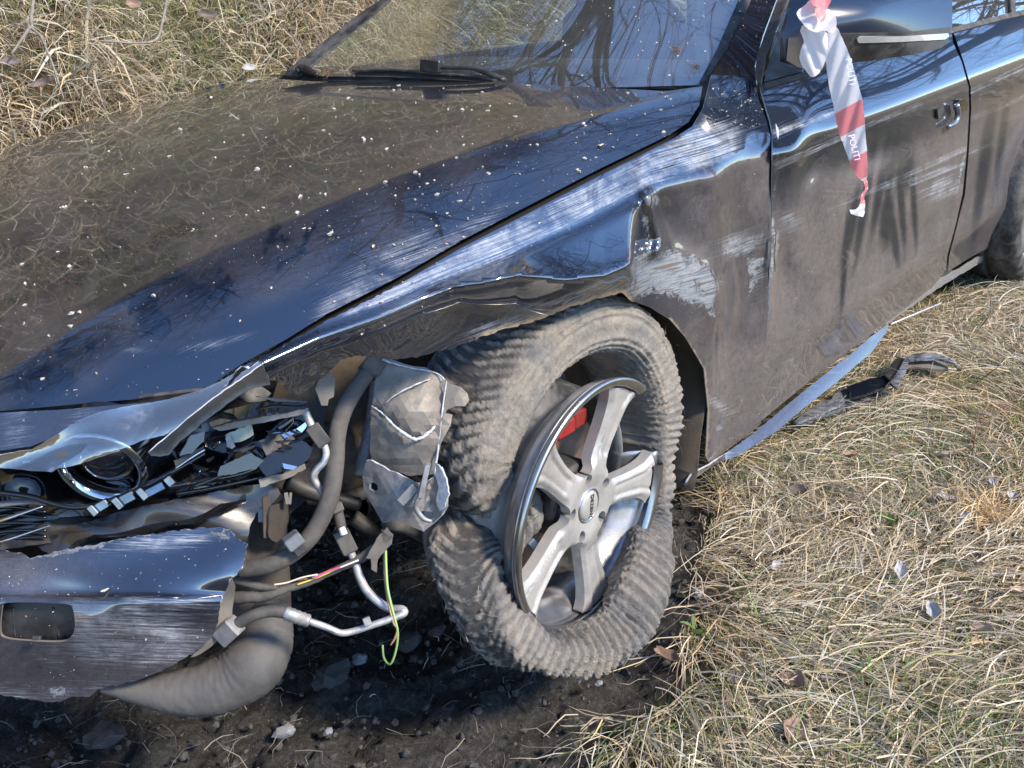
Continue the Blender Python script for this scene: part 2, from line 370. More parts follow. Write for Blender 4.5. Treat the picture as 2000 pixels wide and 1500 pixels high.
# ------------------------------------------------------------------ grass
def blade_mat(name, trans=.25, rough=.6):
    m, nt, bs = mat(name); a = nd(nt, 'ShaderNodeAttribute', attribute_name='tint'); nt.links.new(a.outputs['Vector'], bs.inputs['Base Color'])
    bs.inputs['Roughness'].default_value = rough; bs.inputs['Specular IOR Level'].default_value = .35
    tr = nd(nt, 'ShaderNodeBsdfTranslucent'); nt.links.new(a.outputs['Vector'], tr.inputs[0]); mx = nd(nt, 'ShaderNodeMixShader'); mx.inputs[0].default_value = trans
    nt.links.new(bs.outputs[0], mx.inputs[1]); nt.links.new(tr.outputs[0], mx.inputs[2]); nt.links.new(mx.outputs[0], nt.nodes['Material Output'].inputs[0]); return m
STRAW = np.array([(.60, .51, .34), (.55, .48, .35), (.70, .62, .47), (.46, .37, .23), (.36, .30, .20), (.58, .43, .24), (.50, .47, .38), (.28, .22, .15), (.68, .63, .53)])
GREEN = np.array([(.10, .15, .03), (.16, .22, .05), (.22, .26, .07), (.07, .10, .03), (.28, .28, .09)])
def blades(name, P, az, el, L, W, tint, k=4, droop=1.6, wig=.5, matl=None, follow=True, lift=.004):
    n = len(P); pts = np.zeros((n, k + 1, 3)); pts[:, 0] = P; a = az.copy(); e = el.copy(); seg = L / k
    for i in range(k):
        a = a + rng.normal(0, wig / k ** .5, n); d = np.stack([np.cos(a) * np.cos(e), np.sin(a) * np.cos(e), np.sin(e)], 1)
        q = pts[:, i] + d * seg[:, None]
        if follow:
            g = gz_i(q[:, 0], q[:, 1]) + lift; q[:, 2] = np.maximum(q[:, 2], g)
        pts[:, i + 1] = q; e = e - droop / k * (.5 + rng.random(n))
    side = np.stack([-np.sin(az), np.cos(az), np.zeros(n)], 1); rl = rng.uniform(-1.2, 1.2, n); side = side * np.cos(rl)[:, None]; side[:, 2] += np.sin(rl)
    wd = (W[:, None] * np.array([1, 1, .9, .65, .12])[None, :k + 1]) if k == 4 else W[:, None] * np.linspace(1, .1, k + 1)[None]
    A = pts - side[:, None] * wd[:, :, None] / 2; B = pts + side[:, None] * wd[:, :, None] / 2
    V = np.stack([A, B], 2).reshape(-1, 3); b = (np.arange(n) * (k + 1) * 2)[:, None] + (np.arange(k) * 2)[None]
    F = np.stack([b, b + 1, b + 3, b + 2], -1).reshape(-1, 4)
    return link(name, mesh(V, F, True, {'tint': np.repeat(tint, (k + 1) * 2, axis=0)}), None, matl)
def clump_field(x, y):
    return np.sin(5.3 * x + 2.1 * np.sin(3.7 * y)) + np.sin(6.1 * y - 1.3 * x + 1.) + .8 * np.sin(13 * x - 9 * y)
def straw_tint(n, x, y, green=.12):
    c = STRAW[rng.integers(0, len(STRAW), n)]; g = rng.random(n) < green * (1 + .8 * np.sin(4 * x + 3 * y)); c = np.where(g[:, None], GREEN[rng.integers(0, len(GREEN), n)], c)
    warm = ss(-.3, 1.5, clump_field(x * .7 + 3, y * .7)); c = c * (1 - .22 * warm[:, None] * np.array([-.2, .25, .6]))
    return c * rng.uniform(.70, 1.22, (n, 1)) * .93 + .035
gmat = blade_mat('grass_blade')
def in_view(x, y, z, m=120):
    q = PRJ(np.stack([x, y, z], 1)); return (q[:, 0] > -m) & (q[:, 0] < 2000 + m) & (q[:, 1] > -m) & (q[:, 1] < 1500 + m)
def turf_set(name, n, x0, x1, y0, y1, Lr, Wr, el, green=.12, label=None, cull=True, k=4, drp=1.6, azf=None, wig=.5, near_only=None):
    x = rng.uniform(x0, x1, n); y = rng.uniform(y0, y1, n); c = clump_field(x, y)
    keep = rng.random(n) < np.maximum(.62 + .22 * c, .42)
    keep &= ~((y > -.72) & (y < .86) & (x > -.95) & (x < 4.0))
    s = soilm(x, y); keep &= s + .10 * np.sin(17 * x + 5 * np.sin(11 * y)) * .6 < rng.uniform(-.12, .05, n)
    z = gz_i(x, y)
    if cull: keep &= in_view(x, y, z, 180)
    x, y, z = x[keep], y[keep], z[keep]; m = len(x)
    az = 2.2 * np.sin(1.9 * x + 1.3 * y) + 1.4 * np.sin(3.3 * y - 2 * x) + rng.normal(0, .8, m) if azf is None else azf(x, y) + rng.normal(0, .8, m)
    e = np.abs(rng.normal(el, el * .8, m)); L = rng.uniform(*Lr, m) * (1 + .25 * clump_field(x, y) / 2.); W = rng.uniform(*Wr, m)
    P = np.stack([x, y, z - .004 + rng.uniform(0, .018, m)], 1)
    o = blades(name, P, az, e, L, W, straw_tint(m, x, y, green), k, drp, wig, gmat)
    tag(o, label, 'grass', kind='stuff'); return o
turf_set('straw_grass', 330000, -.7, 4.8, -2.7, -.7, (.06, .20), (.0012, .0030), .22, .12, 'matted dry straw-coloured grass beside the damaged car')
turf_set('green_grass', 80000, -.7, 4.8, -2.7, -.7, (.02, .07), (.0015, .0032), .8, .85, 'short green grass and moss growing through the straw', drp=.8)
down = lambda x, y: np.full(len(x), -math.pi / 2)
turf_set('bank_grass', 230000, -1.3, 3.6, 1.0, 3.0, (.08, .28), (.002, .0042), .55, .16, 'long dry grass hanging down the bank behind the car', azf=down, wig=.7)
turf_set('bank_moss', 35000, -1.5, 4.8, 1.0, 3.2, (.02, .06), (.003, .006), .9, .9, 'green moss and short shoots on the bank', k=4, drp=.6)
# grass seen only mirrored in the paint and glass: coarser
turf_set('upper_bank_grass', 90000, -5.5, 10, 1.0, 6.5, (.15, .40), (.005, .011), .6, .14, 'dry grass covering the upper bank', cull=False, azf=down)
turf_set('meadow_grass', 60000, -3, 9, -7.5, -2.2, (.12, .30), (.005, .010), .5, .12, 'dry meadow grass away from the car', cull=False)
# ------------------------------------------------------------------ bare trees up the bank, mirrored in bonnet and windscreen, plus three added for shade
def grow(seed, H=8.):
    rs = random.Random(seed); trunk = []; crown = []
    def br(p, d, L, r, lvl):
        n = 5 if lvl < 3 else 4; C = [p]; R = [r]; q = p; dd = d
        for i in range(n):
            dd = (dd + Vector((rs.gauss(0, .16), rs.gauss(0, .16), rs.gauss(.03, .12)))).normalized(); q = q + dd * L / n; C.append(q); R.append(r * (1 - .6 * (i + 1) / n))
        (trunk if lvl == 0 else crown).append(tube_mesh([tuple(c) for c in C], R, 7 if lvl == 0 else 4 if lvl < 3 else 3, False))
        if lvl >= 5 or r < .0022: return
        nb = (9, 6, 5, 4, 3)[lvl]
        for j in range(nb):
            t = rs.uniform(.25 if lvl else .3, 1.); k = min(n, int(t * n)); o = C[k]
            ax = Vector((rs.gauss(0, 1), rs.gauss(0, 1), rs.gauss(0, .6))).normalized(); nd_ = (dd * rs.uniform(.35, .8) + ax * .8).normalized()
            br(o, nd_, L * rs.uniform(.45, .72), max(.0024, R[k] * rs.uniform(.45, .7)), lvl + 1)
    br(Vector((0, 0, -.3)), Vector((0, 0, 1)), H * .62, H * .017, 0); return join(trunk), join(crown)
bark = simple('bark', (.045, .035, .028), .9, var=.5, scale=12, bmp=.4)
protos = []
for sd in (3, 11):
    (tv, tf), (cv, cf2) = grow(sd); protos.append((mesh(tv, tf), mesh(cv, cf2)))
    for me in protos[-1]: me.materials.append(bark)
spots = [(-4.0, 6.6, .9), (-1.2, 5.9, .8), (1.4, 6.3, .95), (3.6, 5.7, .85), (6.5, 6.2, 1.0), (-7.5, 7, 1.0), (5.0, 4.6, .7), (10.0, 5.5, 1.0), (8.5, -.6, 1.25), (12.0, -1.8, 1.5), (10.5, 1.0, 1.3), (2.6, 7.6, 1.1), (3.3, 4.0, 1.15), (1.1, 3.6, .85), (4.4, 3.2, .9)]  # the trio far behind the boot is unseen, added to shade the grass
for i, (tx, ty, s) in enumerate(spots):
    r = empty('bare_tree', (tx, ty, float(gz_i(np.array([tx]), np.array([ty]))[0])))
    r.rotation_euler[2] = i * 1.9; r.scale = (s, s, s); tm, cm = protos[i % 2]; link('trunk', tm, r); link('branches', cm, r)
    tag(r, ["leafless tree on the bank left of the car's nose", 'leafless tree on the bank level with the front bumper', "leafless tree on the bank top behind the bonnet's far edge", 'leafless tree on the bank top behind the windscreen', 'leafless tree on the bank top behind the rear doors', 'leafless tree farthest left on the bank', 'small leafless tree halfway up the bank beside the roof', 'leafless tree farthest right on the bank top', 'unseen leafless tree added for shade behind the boot on the level ground', 'tallest unseen tree added for shade in the distance behind the car', 'unseen leafless tree added for shade behind the boot at the bank foot', 'leafless tree set back behind the others on the bank top', 'leafless tree leaning over the windscreen from the bank', "leafless tree whose twigs mirror in the bonnet's near edge", 'leafless tree beside the rear roof on the bank slope'][i], 'tree', 'leafless trees along the bank')
# ================================================================== the wrecked car
car = empty('crashed_car', (0, 0, 0)); tag(car, 'dark blue crashed car with torn front corner, dented side and shredded front tyre', 'car')
M_bon = paint('paint_bonnet', (.9, 55, 1))
M_side = paint('paint_side', (.9, 45, 1))
M_bmp = paint('paint_bumper', (1.2, 40, 1))
M_edge = simple('chipped_edge', (.38, .40, .43), .6, var=.4, scale=120)
M_blk = simple('black_plastic', (.012, .012, .013), .38, var=.4, scale=40, dirt=.25, dirtc=(.07, .065, .06), bmp=.1)
M_gloss = simple('gloss_black', (.006, .006, .007), .12, var=.2, scale=40, coat=.6)
M_seal = simple('rubber_seal', (.012, .012, .013), .6, var=.5, scale=60, dirt=.3, dirtc=(.14, .13, .12))
M_chr = simple('chrome', (.75, .77, .8), .12, 1., var=.1, scale=30)
M_alu = simple('cast_aluminium', (.34, .34, .35), .45, .85, var=.3, scale=60, dirt=.55, dirtc=(.13, .115, .10), bmp=.15)
M_plate = simple('torn_aluminium', (.30, .28, .25), .42, .8, var=.35, scale=22, dirt=.65, dirtc=(.12, .10, .08), bmp=.25)
M_hose = simple('dusty_rubber', (.028, .028, .028), .7, var=.6, scale=50, dirt=.5, dirtc=(.12, .105, .09), bmp=.25)
M_pipe = simple('pipe_metal', (.5, .5, .5), .35, .9, var=.3, scale=60, dirt=.3, dirtc=(.25, .22, .2))
M_tan = simple('dusty_inner_body', (.10, .075, .05), .85, var=.5, scale=18, dirt=.4, dirtc=(.03, .025, .02), bmp=.3)
M_duct = simple('dusty_grey_duct', (.050, .050, .052), .6, var=.5, scale=14, dirt=.45, dirtc=(.105, .095, .085), bmp=.5)
M_liner = simple('arch_liner', (.022, .018, .014), .85, var=.5, scale=10, dirt=.45, dirtc=(.10, .08, .055), bmp=.35)
# ---- side surface y(x, z): crease at shoulder height, belly below, taper forward of the axle
def zc(x): return .885 + .022 * x - .10 * np.clip(-x - .25, 0, 2) ** 1.3
def side_y(X):
    x, z = X[:, 0], X[:, 2]; c = zc(x); y = -.905 + .0 * x
    up = .5 * (z - c + np.sqrt((z - c) ** 2 + .010 ** 2)); y = y + .78 * up + .8 * up ** 2
    y = y + .10 * np.clip(c - z, 0, 1) ** 2 + .22 * np.clip(.45 - z, 0, 1) ** 2 * (x > 0)
    y = y - .018 * np.exp(-((z - .42) / .07) ** 2) * ss(.4, .9, x)
    y = y + .10 * np.clip(-x - .15, 0, 2) ** 2
    return y
SIDE = FIX(1, side_y)
# ---- bonnet surface z(x, y)
_bw = np.array([(.5, .77, 1.0), (-.4, .8, .898), (.05, .8, .952), (.5, 0, 1.045), (0, 0, .990), (-.4, 0, .925), (-.8, 0, .828), (-1.05, 0, .745), (.5, -.4, 1.035), (0, -.4, .975), (-.4, -.4, .900), (-.75, -.4, .812), (-1.0, -.4, .730), (.5, -.7, 1.010), (0, -.72, .955), (-.45, -.7, .872), (-.8, -.66, .770), (-1.02, .5, .72), (-.8, .6, .80)])
_A = lambda q: np.stack([q[:, 0] * 0 + 1, q[:, 0], q[:, 1], q[:, 0] ** 2, q[:, 0] * q[:, 1], q[:, 1] ** 2, q[:, 0] ** 3], 1)
_co = np.linalg.lstsq(_A(_bw), _bw[:, 2], rcond=None)[0]; _bt = lambda q: _A(q) @ _co
print('bonnet fit', np.abs(_bt(_bw[:, :2]) - _bw[:, 2]).max())
def ZFIX(H):
    def f(uv):
        d = rays(uv); ts = np.linspace(.9, 4.2, 90); G = np.stack([(lambda X: X[:, 2] - H(X))(CP + d * t) for t in ts], 1)
        neg = G < 0; i = np.where(neg.any(1), neg.argmax(1), np.abs(G[:, :75]).argmin(1)); i = np.maximum(i, 1); lo = ts[i - 1].copy(); hi = ts[i].copy(); hit = neg.any(1)
        for _ in range(22):
            m = (lo + hi) / 2; X = CP + d * m[:, None]; g = X[:, 2] - H(X) < 0; hi = np.where(g, m, hi); lo = np.where(g, lo, m)
        t = np.where(hit, hi, ts[i]); return CP + d * t[:, None]
    return f
_cl = [(-200, 790), (0, 702), (120, 630), (250, 565), (420, 487), (700, 372), (900, 300), (1100, 242), (1230, 205), (1335, 178)]
_bs = ZFIX(lambda X: _bt(X[:, :2])); _cw = _bs(np.array(_cl, float)); _o = np.argsort(_cw[:, 0]); _cw = _cw[_o]; print(_cw.round(2))
def bon_z(X):
    yc = np.interp(X[:, 0], _cw[:, 0], _cw[:, 1]); d = np.clip(yc - X[:, 1], 0, .5)
    return _bt(X[:, :2]) - .10 * d - .85 * d ** 2
BON = ZFIX(bon_z)
def streaks(uv): return 0
bon_out = [(-260, 400), (0, 292), (150, 243), (300, 196), (420, 166), (520, 150), (600, 148), (780, 149), (950, 158), (1150, 170), (1300, 178), (1345, 172), (1372, 168), (1366, 205), (1345, 238), (1310, 262), (1170, 330), (1000, 418), (900, 470), (780, 540), (640, 612), (560, 662), (470, 712), (432, 738), (402, 762), (360, 772), (200, 785), (0, 803), (-260, 806)]
hand = [((120, 520), (60, 26), -25), ((200, 500), (55, 30), -20), ((330, 460), (45, 22), -20), ((230, 560), (70, 30), -25), ((330, 540), (22, 45), 30), ((390, 560), (26, 24), 0), ((280, 600), (45, 20), -60), ((60, 750), (60, 24), -8), ((150, 675), (26, 14), 0), ((440, 560), (26, 15), 0), ((530, 460), (8, 22), 20), ((20, 590), (40, 14), -30), ((590, 470), (8, 40), 40), ((300, 620), (14, 40), 20), ((110, 740), (35, 25), 0)]
def bon_attr(uv, X):
    cy = np.interp(uv[:, 0], [p[0] for p in _cl], [p[1] for p in _cl]); below = uv[:, 1] - cy
    w1 = np.stack([vn(np.c_[uv / 60, uv[:, :1] * 0], 1., 1.), vn(np.c_[uv / 60, uv[:, :1] * 0], 1., 9.)], 1) * 46; w2 = np.stack([vn(np.c_[uv / 14, uv[:, :1] * 0], 1., 3.), vn(np.c_[uv / 14, uv[:, :1] * 0], 1., 5.)], 1) * 14; uw = uv + w1 + w2; st = vn(np.stack([(uv[:, 0] + 1.6 * uv[:, 1]) / 9, (uv[:, 1] - .6 * uv[:, 0]) / 60, uv[:, 0] * 0], 1), 1., 2.)
    pat = .75 + .9 * vn(np.c_[uv / 130, uv[:, :1] * 0], 1., 4.)
    d = np.where(below < 0, .40, .38) * pat * (1 - ss(120, 190, below + .12 * (uv[:, 0] - 300) * 0)); d = np.maximum(d, .06)
    d *= 1 - .5 * ss(700, 1100, uv[:, 0]) * (below > 0)
    for c, s, a in hand: d = d * (1 - .9 * ss(.40, .62, gau(uw, c, s, a) + .22 * st))
    sc = np.zeros(len(uv))
    gap = [(1366, 205), (1310, 262), (1170, 330), (1000, 418), (780, 540), (640, 612), (470, 712)]; g = pdist(uv, gap)
    sc = np.maximum(sc, .95 * (1 - ss(10, 60, g)) * ss(560, 660, uv[:, 0]) * (1 - ss(900, 1080, uv[:, 0])))
    sc = np.maximum(sc, .8 * gau(uv, (760, 500), (110, 22), -27)); sc = np.maximum(sc, .8 * gau(uv, (430, 668), (60, 9), -12)); sc = np.maximum(sc, .9 * gau(uv, (268, 684), (26, 6), 0)); sc = np.maximum(sc, .8 * gau(uv, (50, 682), (26, 4), 5))
    return {'dust': d, 'scuff': sc, 'bare': np.zeros(len(uv)), 'mud': np.zeros(len(uv))}
bonnet = panel('bonnet', bon_out, BON, car, M_bon, step=7.5, thick=.0012, attrs=bon_attr, flow=_cl, lines=[_cl] + [[(u - .45 * k, v - .9 * k) for u, v in [(1310, 262), (1170, 330), (1000, 418), (900, 470), (780, 540), (640, 612), (560, 662), (470, 712)]] for k in (5, 12)])
M_gap = simple('dark_gap', (.003, .003, .003), .9, var=.2)
# dark channel under the gap between bonnet and wing
panel('bonnet_gutter', [(430, 760), (560, 660), (640, 605), (900, 460), (1170, 322), (1310, 255), (1362, 200), (1366, 160), (1400, 150), (1400, 230), (1340, 275), (1180, 350), (900, 492), (640, 645), (540, 720), (460, 780)], lambda uv: (lambda a, b: a + (b - a) * ((((b - a) * rays(uv)).sum(1) > 0)[:, None]) + rays(uv) * .03)(BON(uv), SIDE(uv)), car, M_gap, step=16, thick=.0)
# ---- front wing, torn along its lower edge
wing_low = [(1228, 585), (1215, 572), (1160, 586), (1100, 605), (1040, 628), (980, 645), (930, 662), (880, 680), (830, 694), (790, 702), (745, 700), (700, 692), (672, 700), (645, 722), (625, 742), (604, 758), (583, 770), (563, 765), (548, 745), (528, 742), (520, 724), (506, 706), (478, 722), (455, 745), (436, 762)]
wing_up = [(436, 762), (466, 722), (556, 673), (641, 626), (782, 554), (901, 484), (1002, 432), (1171, 343), (1313, 272), (1353, 246), (1374, 210), (1384, 168), (1390, 146), (1430, 148), (1478, 158), (1480, 190), (1497, 235), (1507, 275), (1502, 330), (1500, 420), (1500, 600), (1496, 690), (1487, 826), (1470, 842), (1385, 905), (1378, 890), (1383, 800), (1375, 720), (1340, 660), (1310, 625), (1270, 600)]
crease_w = [(500, 700), (620, 645), (740, 604), (860, 552), (1000, 497), (1130, 440), (1270, 368), (1400, 330), (1505, 292)]
def wing_field(uv):
    return SIDE(uv)
def wing_disp(uv, X):
    u, v = uv[:, 0], uv[:, 1]; cy = np.interp(u, [p[0] for p in crease_w], [p[1] for p in crease_w]); b = v - cy
    up = np.zeros_like(X); o = np.zeros(len(u))      # o: metres outwards (-y)
    # scooped pocket below the shoulder, facing up, with a rolled ridge under it
    rid = np.interp(u, [880, 940, 1010, 1100, 1180, 1240, 1290], [560, 552, 538, 548, 540, 512, 480]); span = np.clip(rid - cy, 20, 400)
    t = np.clip(b / span, 0, 3); m = ss(800, 1000, u) * (1 - ss(1225, 1262, u))
    prof = np.where(t < 1, -.020 * np.sin(np.pi * np.clip(t, 0, 1) ** .5) * 0 + .060 * (t ** 1.3) - .012 * np.exp(-(t / .12) ** 2), .060 - .085 * (1 - np.exp(-(t - 1) * 1.6)))
    o += m * prof
    m2 = (1 - ss(780, 990, u)); o += m2 * (-.035 * ss(0, 130, b) + .012 * np.exp(-((b - 18) / 14) ** 2))
    o += .0025 * np.sin(u / 38.) * m2 * ss(30, 120, b)
    # crumpled rear quarter of the wing: diamond dent and folds
    k = ss(1235, 1290, u); o += k * (-.012 * gau(uv, (1330, 400), (55, 75), 20) + .010 * gau(uv, (1395, 440), (24, 90), 8) - .018 * gau(uv, (1440, 380), (30, 90), 15) - .018 * gau(uv, (1440, 490), (34, 46), 0) + .010 * gau(uv, (1400, 560), (18, 90), 0) - .022 * gau(uv, (1445, 590), (24, 60), 5))
    o += -.004 * gau(uv, (1345, 500), (50, 40), 15) - .012 * gau(uv, (1285, 420), (22, 50), -25)
    o += .022 * np.exp(-(np.abs(pdist(uv, [(1265, 385), (1290, 470), (1285, 490)])) / 12) ** 2) * 1.0
    o += -.016 * ss(1390, 1410, u) * (1 - ss(1410, 1490, u)) * ss(600, 680, v) + .006 * gau(uv, (1410, 760), (6, 120), 3)
    fo = lambda L, w_, a_: a_ * np.exp(1 - np.sqrt(1 + (pdist(uv, L) / w_) ** 2))
    o += .45 * (fo([(1255, 400), (1300, 360), (1372, 345)], 16, .012) - fo([(1262, 402), (1320, 420), (1340, 450)], 20, .009) + fo([(1395, 350), (1375, 430), (1405, 500), (1400, 620)], 18, .016) - fo([(1372, 385), (1378, 470)], 14, .010) + fo([(1440, 310), (1470, 420), (1455, 520)], 18, .012) - fo([(1500, 300), (1460, 450), (1480, 600)], 18, .012) + fo([(1240, 505), (1320, 488), (1398, 530)], 9, .004) + fo([(1000, 520), (1100, 548), (1235, 520)], 10, .006))
    return OUTW(uv, o)
def wing_attr(uv, X):
    u, v = uv[:, 0], uv[:, 1]; cy = np.interp(u, [p[0] for p in crease_w], [p[1] for p in crease_w]); b = v - cy
    dust = np.where(b > 0, .62 * ss(1200, 1380, u) + .12, .10); dust = np.maximum(dust, .95 * ss(560, 700, v) * ss(1300, 1400, u)); dust *= 1 - .8 * gau(uv, (1130, 460), (110, 50), -15)
    gap = [(1384, 168), (1352, 244), (1312, 270), (1170, 340), (1000, 428), (780, 550), (640, 622)]; g = pdist(uv, gap)
    sc = .95 * ss(0, 12, g) * (b < -4) * ss(600, 700, u) * (1 - ss(1420, 1490, u)) * (1 - ss(-20, 30, -(v - 240))) * 1.
    sc = np.maximum(sc * (1 - ss(-14, 0, b)), .9 * gau(uv, (1380, 290), (90, 16), -17))
    sc = np.maximum(sc, .85 * gau(uv, (900, 540), (160, 16), -25)); sc = np.maximum(sc, .9 * gau(uv, (1120, 580), (120, 14), -14)); sc = np.maximum(sc, .75 * gau(uv, (1010, 625), (110, 14), -18))
    sc = np.maximum(sc, .9 * gau(uv, (1450, 475), (48, 20), -15)); sc = np.maximum(sc, .8 * gau(uv, (1400, 790), (40, 10), 30)); sc = np.maximum(sc, .7 * gau(uv, (1480, 540), (14, 30), 25))
    bare = np.zeros(len(u)); bl = [(1240, 520), (1262, 498), (1300, 488), (1350, 494), (1388, 520), (1402, 548), (1398, 590), (1402, 622), (1370, 600), (1330, 590), (1280, 575), (1225, 585), (1212, 570), (1240, 545)]
    bare = np.where(inside(uv, bl), np.clip(.5 + pdist(uv, bl + bl[:1]) / 50, 0, .8), np.maximum(0, .5 - pdist(uv, bl + bl[:1]) / 30)); bare = np.maximum(bare, .62 * gau(uv, (1262, 440), (8, 55), -12)); bare = np.maximum(bare, .8 * gau(uv, (1260, 500), (26, 9), -20))
    bare = np.maximum(bare, .72 * gau(uv, (1448, 478), (42, 18), -18)); bare = np.maximum(bare, .62 * gau(uv, (1272, 395), (14, 20), 30))
    bare = np.maximum(bare, np.where((u > 1460) & (u < 1500) & (v > 500) & (v < 590) & (v - 500 < (1500 - u) * 2.3), .6, 0))
    e = pdist(uv, wing_low[:12]); mud = .75 * (1 - ss(0, 26, e)) * ss(860, 960, u); mud = np.maximum(mud, .55 * gau(uv, (1050, 600), (110, 26), -15)); mud = np.maximum(mud, .72 * (1 - ss(0, 14, pdist(uv, [(1310, 625), (1375, 720), (1383, 800), (1378, 900)]))))
    return {'dust': np.clip(dust, 0, 1), 'scuff': np.clip(sc, 0, 1), 'bare': bare, 'mud': mud}
wing = panel('front_wing', wing_up + wing_low[:-1], wing_field, car, M_side, step=7, thick=.002, jag=2.2, jsel=lambda p: p[1] > 560 and p[0] < 1245, attrs=wing_attr, disp=wing_disp, rim=M_edge, flow=crease_w + [(2300, 20)], lines=[crease_w, [(880, 560), (940, 552), (1010, 538), (1100, 548), (1180, 540), (1240, 512)]] + [[(u + .45 * k, v + .9 * k) for u, v in [(556, 673), (641, 626), (782, 554), (901, 484), (1002, 432), (1171, 343), (1313, 272)]] for k in (5,)])
# ---- doors
fd_out = [(1506, 262), (1540, 236), (1600, 215), (1700, 178), (1800, 118), (1862, 84), (1878, 120), (1892, 170), (1893, 215), (1888, 300), (1880, 380), (1866, 440), (1850, 500), (1848, 528), (1822, 560), (1735, 628), (1640, 700), (1560, 762), (1487, 822), (1488, 740), (1500, 630), (1504, 500), (1506, 400), (1507, 330)]
fd_out = [(1509, 262), (1504, 235), (1490, 190), (1484, 165), (1560, 150), (1640, 120), (1760, 95), (1858, 62)] + fd_out[5:]
fd_out[-4:] = [(1492, 740), (1500, 630), (1506, 500), (1508, 400), (1509, 330)][-4:]
def vstreak(uv, cs):
    o = np.zeros(len(uv))
    for c, s, a in cs: o = np.maximum(o, gau(uv, c, s, a))
    return o
wipes = [((1700, 330), (5, 70), 8), ((1722, 350), (6, 85), 10), ((1688, 400), (6, 90), 9), ((1738, 335), (5, 60), 6), ((1766, 315), (14, 45), 3), ((1760, 390), (5, 70), -4), ((1662, 440), (7, 60), 12), ((1732, 430), (10, 40), 5), ((1650, 510), (4, 80), 4), ((1745, 455), (6, 45), -8), ((1785, 400), (4, 60), -3), ((1750, 290), (4, 60), 8)]
def door_disp(uv, X):
    u, v = uv[:, 0], uv[:, 1]; o = -.022 * gau(uv, (1512, 430), (26, 75), 0) + .012 * gau(uv, (1548, 350), (14, 55), 12) - .014 * gau(uv, (1570, 330), (20, 50), 30) + .010 * gau(uv, (1530, 300), (30, 12), -15)
    o += -.016 * gau(uv, (1525, 540), (18, 50), 0) + .008 * gau(uv, (1760, 420), (120, 60), -30) - .010 * gau(uv, (1700, 300), (80, 26), -20)
    o += .0022 * np.sin(u / 33. + v / 60.) * gau(uv, (1650, 350), (140, 90), -25)
    return OUTW(uv, o)
def door_attr(uv, X):
    u, v = uv[:, 0], uv[:, 1]; z = X[:, 2]; below = zc(X[:, 0]) - z
    dust = .10 + .9 * ss(.03, .20, below); dust = dust * (1 - .85 * ss(.1, .75, vstreak(uv, wipes)))
    sc = np.zeros(len(u))
    for a, b, wd, st in (((1500, 262), (1640, 215), 13, .9), ((1515, 325), (1650, 262), 12, .85), ((1690, 245), (1800, 205), 8, .7), ((1640, 400), (1890, 290), 8, .75), ((1700, 375), (1880, 320), 6, .8), ((1610, 410), (1700, 385), 4, .6), ((1780, 360), (1882, 320), 6, .9)):
        sc = np.maximum(sc, st * np.exp(-(pdist(uv, [a, b]) / wd) ** 2))
    sc = np.maximum(sc, .95 * gau(uv, (1840, 368), (34, 20), -25)); sc = np.maximum(sc, .8 * gau(uv, (1540, 430), (20, 22), -30)); sc = np.maximum(sc, .6 * gau(uv, (1550, 710), (12, 8), 30))
    dust *= 1
    bare = .7 * np.exp(-(pdist(uv, [(1508, 430), (1512, 460), (1508, 500), (1506, 540)]) / 6) ** 2); bare = np.maximum(bare, .66 * np.exp(-(pdist(uv, [(1510, 385), (1520, 300)]) / 5) ** 2) * .8)
    bare = np.maximum(bare, .75 * np.exp(-(pdist(uv, [(1884, 300), (1874, 350), (1868, 380)]) / 4) ** 2))
    return {'dust': np.clip(dust, 0, 1), 'scuff': sc, 'bare': bare, 'mud': .5 * (1 - ss(0, 30, pdist(uv, [(1487, 822), (1848, 535)])))}
front_door = panel('front_door', fd_out, SIDE, car, M_side, step=4.5, thick=.003, attrs=door_attr, disp=door_disp, rim=M_edge, flow=-23)
rd_out = [(1862, 62), (1940, 38), (2060, 10), (2240, -20), (2240, 330), (2080, 380), (2010, 330), (1998, 370), (1970, 440), (1935, 482), (1900, 500), (1852, 530), (1854, 500), (1870, 440), (1885, 380), (1892, 300), (1897, 215), (1896, 170), (1882, 120)]
rwipes = [((1948, 170), (2, 14), -15), ((1955, 190), (2, 12), -15), ((1962, 160), (2, 14), -15), ((1945, 200), (2, 10), -15), ((1925, 300), (8, 120), 8), ((1960, 250), (5, 90), 8)]
def rdoor_attr(uv, X):
    z = X[:, 2]; below = zc(X[:, 0]) - z; dust = .10 + .8 * ss(.03, .20, below); dust = dust * (1 - .8 * ss(.1, .75, vstreak(uv, rwipes))); sc = np.zeros(len(uv))
    for a, b, wd, st in (((1892, 180), (2000, 130), 8, .85), ((1890, 235), (2000, 190), 7, .7), ((1890, 300), (1940, 280), 6, .7)): sc = np.maximum(sc, st * np.exp(-(pdist(uv, [a, b]) / wd) ** 2))
    return {'dust': dust, 'scuff': sc, 'bare': sc * 0, 'mud': sc * 0}
panel('rear_door', rd_out, SIDE, car, M_side, step=6, thick=.003, attrs=rdoor_attr, flow=-25)
# dark gap behind both door shuts and the wing
panel('door_shut', [(1484, 220), (1530, 220), (1530, 800), (1480, 830), (1470, 830), (1480, 600)], lambda uv: SIDE(uv) + np.array([0, .022, 0]), car, M_seal, step=20, thick=0)
panel('door_shut', [(1850, 70), (1885, 60), (1915, 170), (1912, 300), (1890, 450), (1870, 540), (1830, 560), (1850, 450), (1875, 300)], lambda uv: SIDE(uv) + np.array([0, .022, 0]), car, M_seal, step=20, thick=0)
